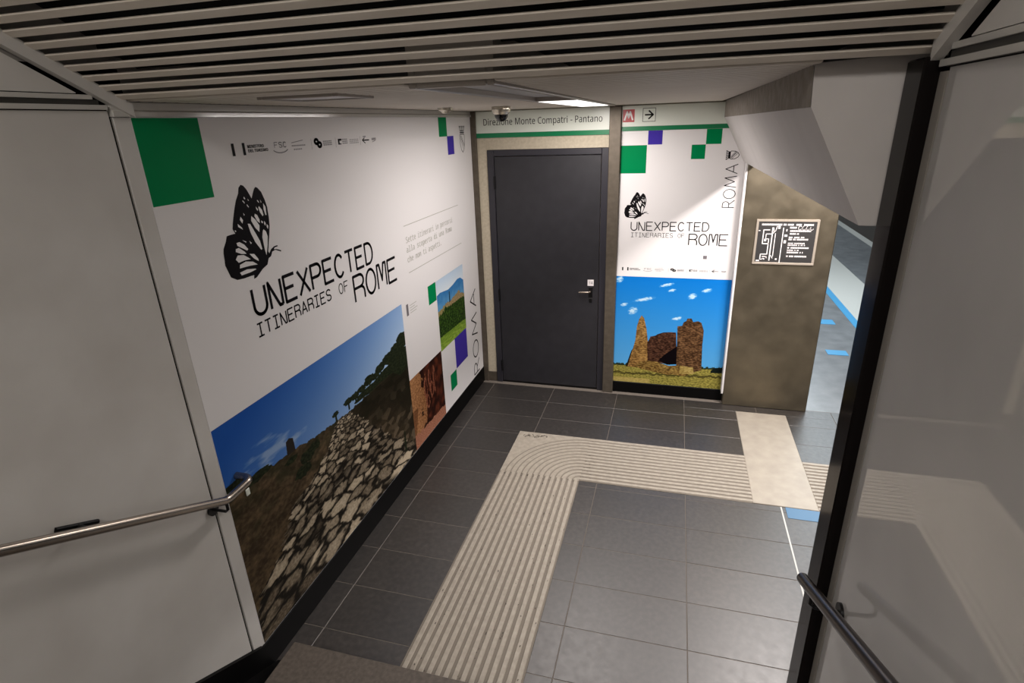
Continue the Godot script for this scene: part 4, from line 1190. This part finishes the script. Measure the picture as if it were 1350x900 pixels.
func bracket(r: Node, c: Vector3, wall: float) -> void:
	var st := tool()
	var low := c + Vector3(0, -0.014, 0)
	var bend := Vector3(c.x, c.y - 0.05, c.z)
	var out := signf(wall - c.x)
	add_tube(st, [low, low + Vector3(0, -0.03, 0), bend + Vector3(out * 0.012, -0.006, 0), Vector3(wall - out * 0.004, bend.y - 0.008, c.z)], 0.006, 10)
	add_tube(st, [Vector3(wall, bend.y - 0.008, c.z), Vector3(wall - out * 0.008, bend.y - 0.008, c.z)], 0.026, 20)
	part("bracket", st.commit(), M.hinge, r)

func small_things() -> void:
	# dome camera hanging below the slats, in front of the direction sign
	var c := thing("dome_camera", Vector3(0.585, CEIL, 1.05), "silver-rimmed black dome camera under the ceiling in front of the direction sign", "camera")
	var st := tool()
	add_lathe(st, Vector3(0.585, CEIL, 1.05), [Vector2(0.030, -0.052), Vector2(0.046, -0.050), Vector2(0.058, -0.036), Vector2(0.064, -0.018), Vector2(0.064, 0.0), Vector2(0.0, 0.0)])
	part("rim", st.commit(), M.clear, c)
	st = tool()
	var prof := []
	for k in 9: prof.append(Vector2(0.045 * sin(PI * 0.5 * k / 8), -0.048 - 0.046 * cos(PI * 0.5 * k / 8)))
	add_lathe(st, Vector3(0.585, CEIL, 1.05), prof)
	part("dome", st.commit(), M.black_glass, c)
	# small detector by the corner
	c = thing("smoke_detector", Vector3(0.28, CEIL, 1.27), "small pale round detector under the ceiling near the left mural's top corner", "detector")
	st = tool()
	add_lathe(st, Vector3(0.28, CEIL, 1.27), [Vector2(0.0, -0.034), Vector2(0.018, -0.034), Vector2(0.030, -0.022), Vector2(0.046, -0.014), Vector2(0.050, 0.0), Vector2(0.0, 0.0)])
	part("body", st.commit(), M.clear, c)
	# access hatch in the slats near the left wall
	c = thing("ceiling_hatch", Vector3(0.53, CEIL, 3.07), "square pale panel set in the slatted ceiling above the left mural", "hatch")
	part("panel", box(Vector3(0.40, CEIL - 0.004, 2.97), Vector3(0.66, CEIL + 0.01, 3.17), 0.003), M.lens_off, c)
	for r in [[0.38, 2.95, 0.40, 3.19], [0.66, 2.95, 0.68, 3.19], [0.40, 2.95, 0.66, 2.97], [0.40, 3.17, 0.66, 3.19]]:
		part("frame_bar", box(Vector3(r[0], CEIL - 0.008, r[1]), Vector3(r[2], CEIL + 0.01, r[3]), 0.002), M.lamp_frame, c)
	# blue tape marks on the floor of the passage
	var marks := [[2.552, 1.507, 3.1, 1.618, "blue tape mark on the floor beside the smooth beige slab"], [3.40, -1.46, 3.60, -1.32, "nearer blue tape mark on the platform floor past the steel column"], [3.50, -2.52, 3.70, -2.34, "farther blue tape mark on the platform floor past the steel column"], [3.89, -7.0, 3.98, -1.8, "long blue tape along the pale stone band of the platform"]]
	for t in marks:
		c = thing("floor_tape", Vector3((t[0] + t[2]) * 0.5, 0, (t[1] + t[3]) * 0.5), t[4], "tape", "blue tape on the floor")
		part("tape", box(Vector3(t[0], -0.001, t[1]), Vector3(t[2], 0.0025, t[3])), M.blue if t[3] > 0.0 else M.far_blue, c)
	# the pale metal strip let into the floor at the mouth of the passage
	c = thing("floor_strip", Vector3(2.526, 0, 2.2), "thin pale metal strip set in the floor at the mouth of the passage", "strip")
	part("bar", box(Vector3(2.5215, -0.004, 1.508), Vector3(2.5305, 0.0022, 3.3)), M.pale_stone, c)
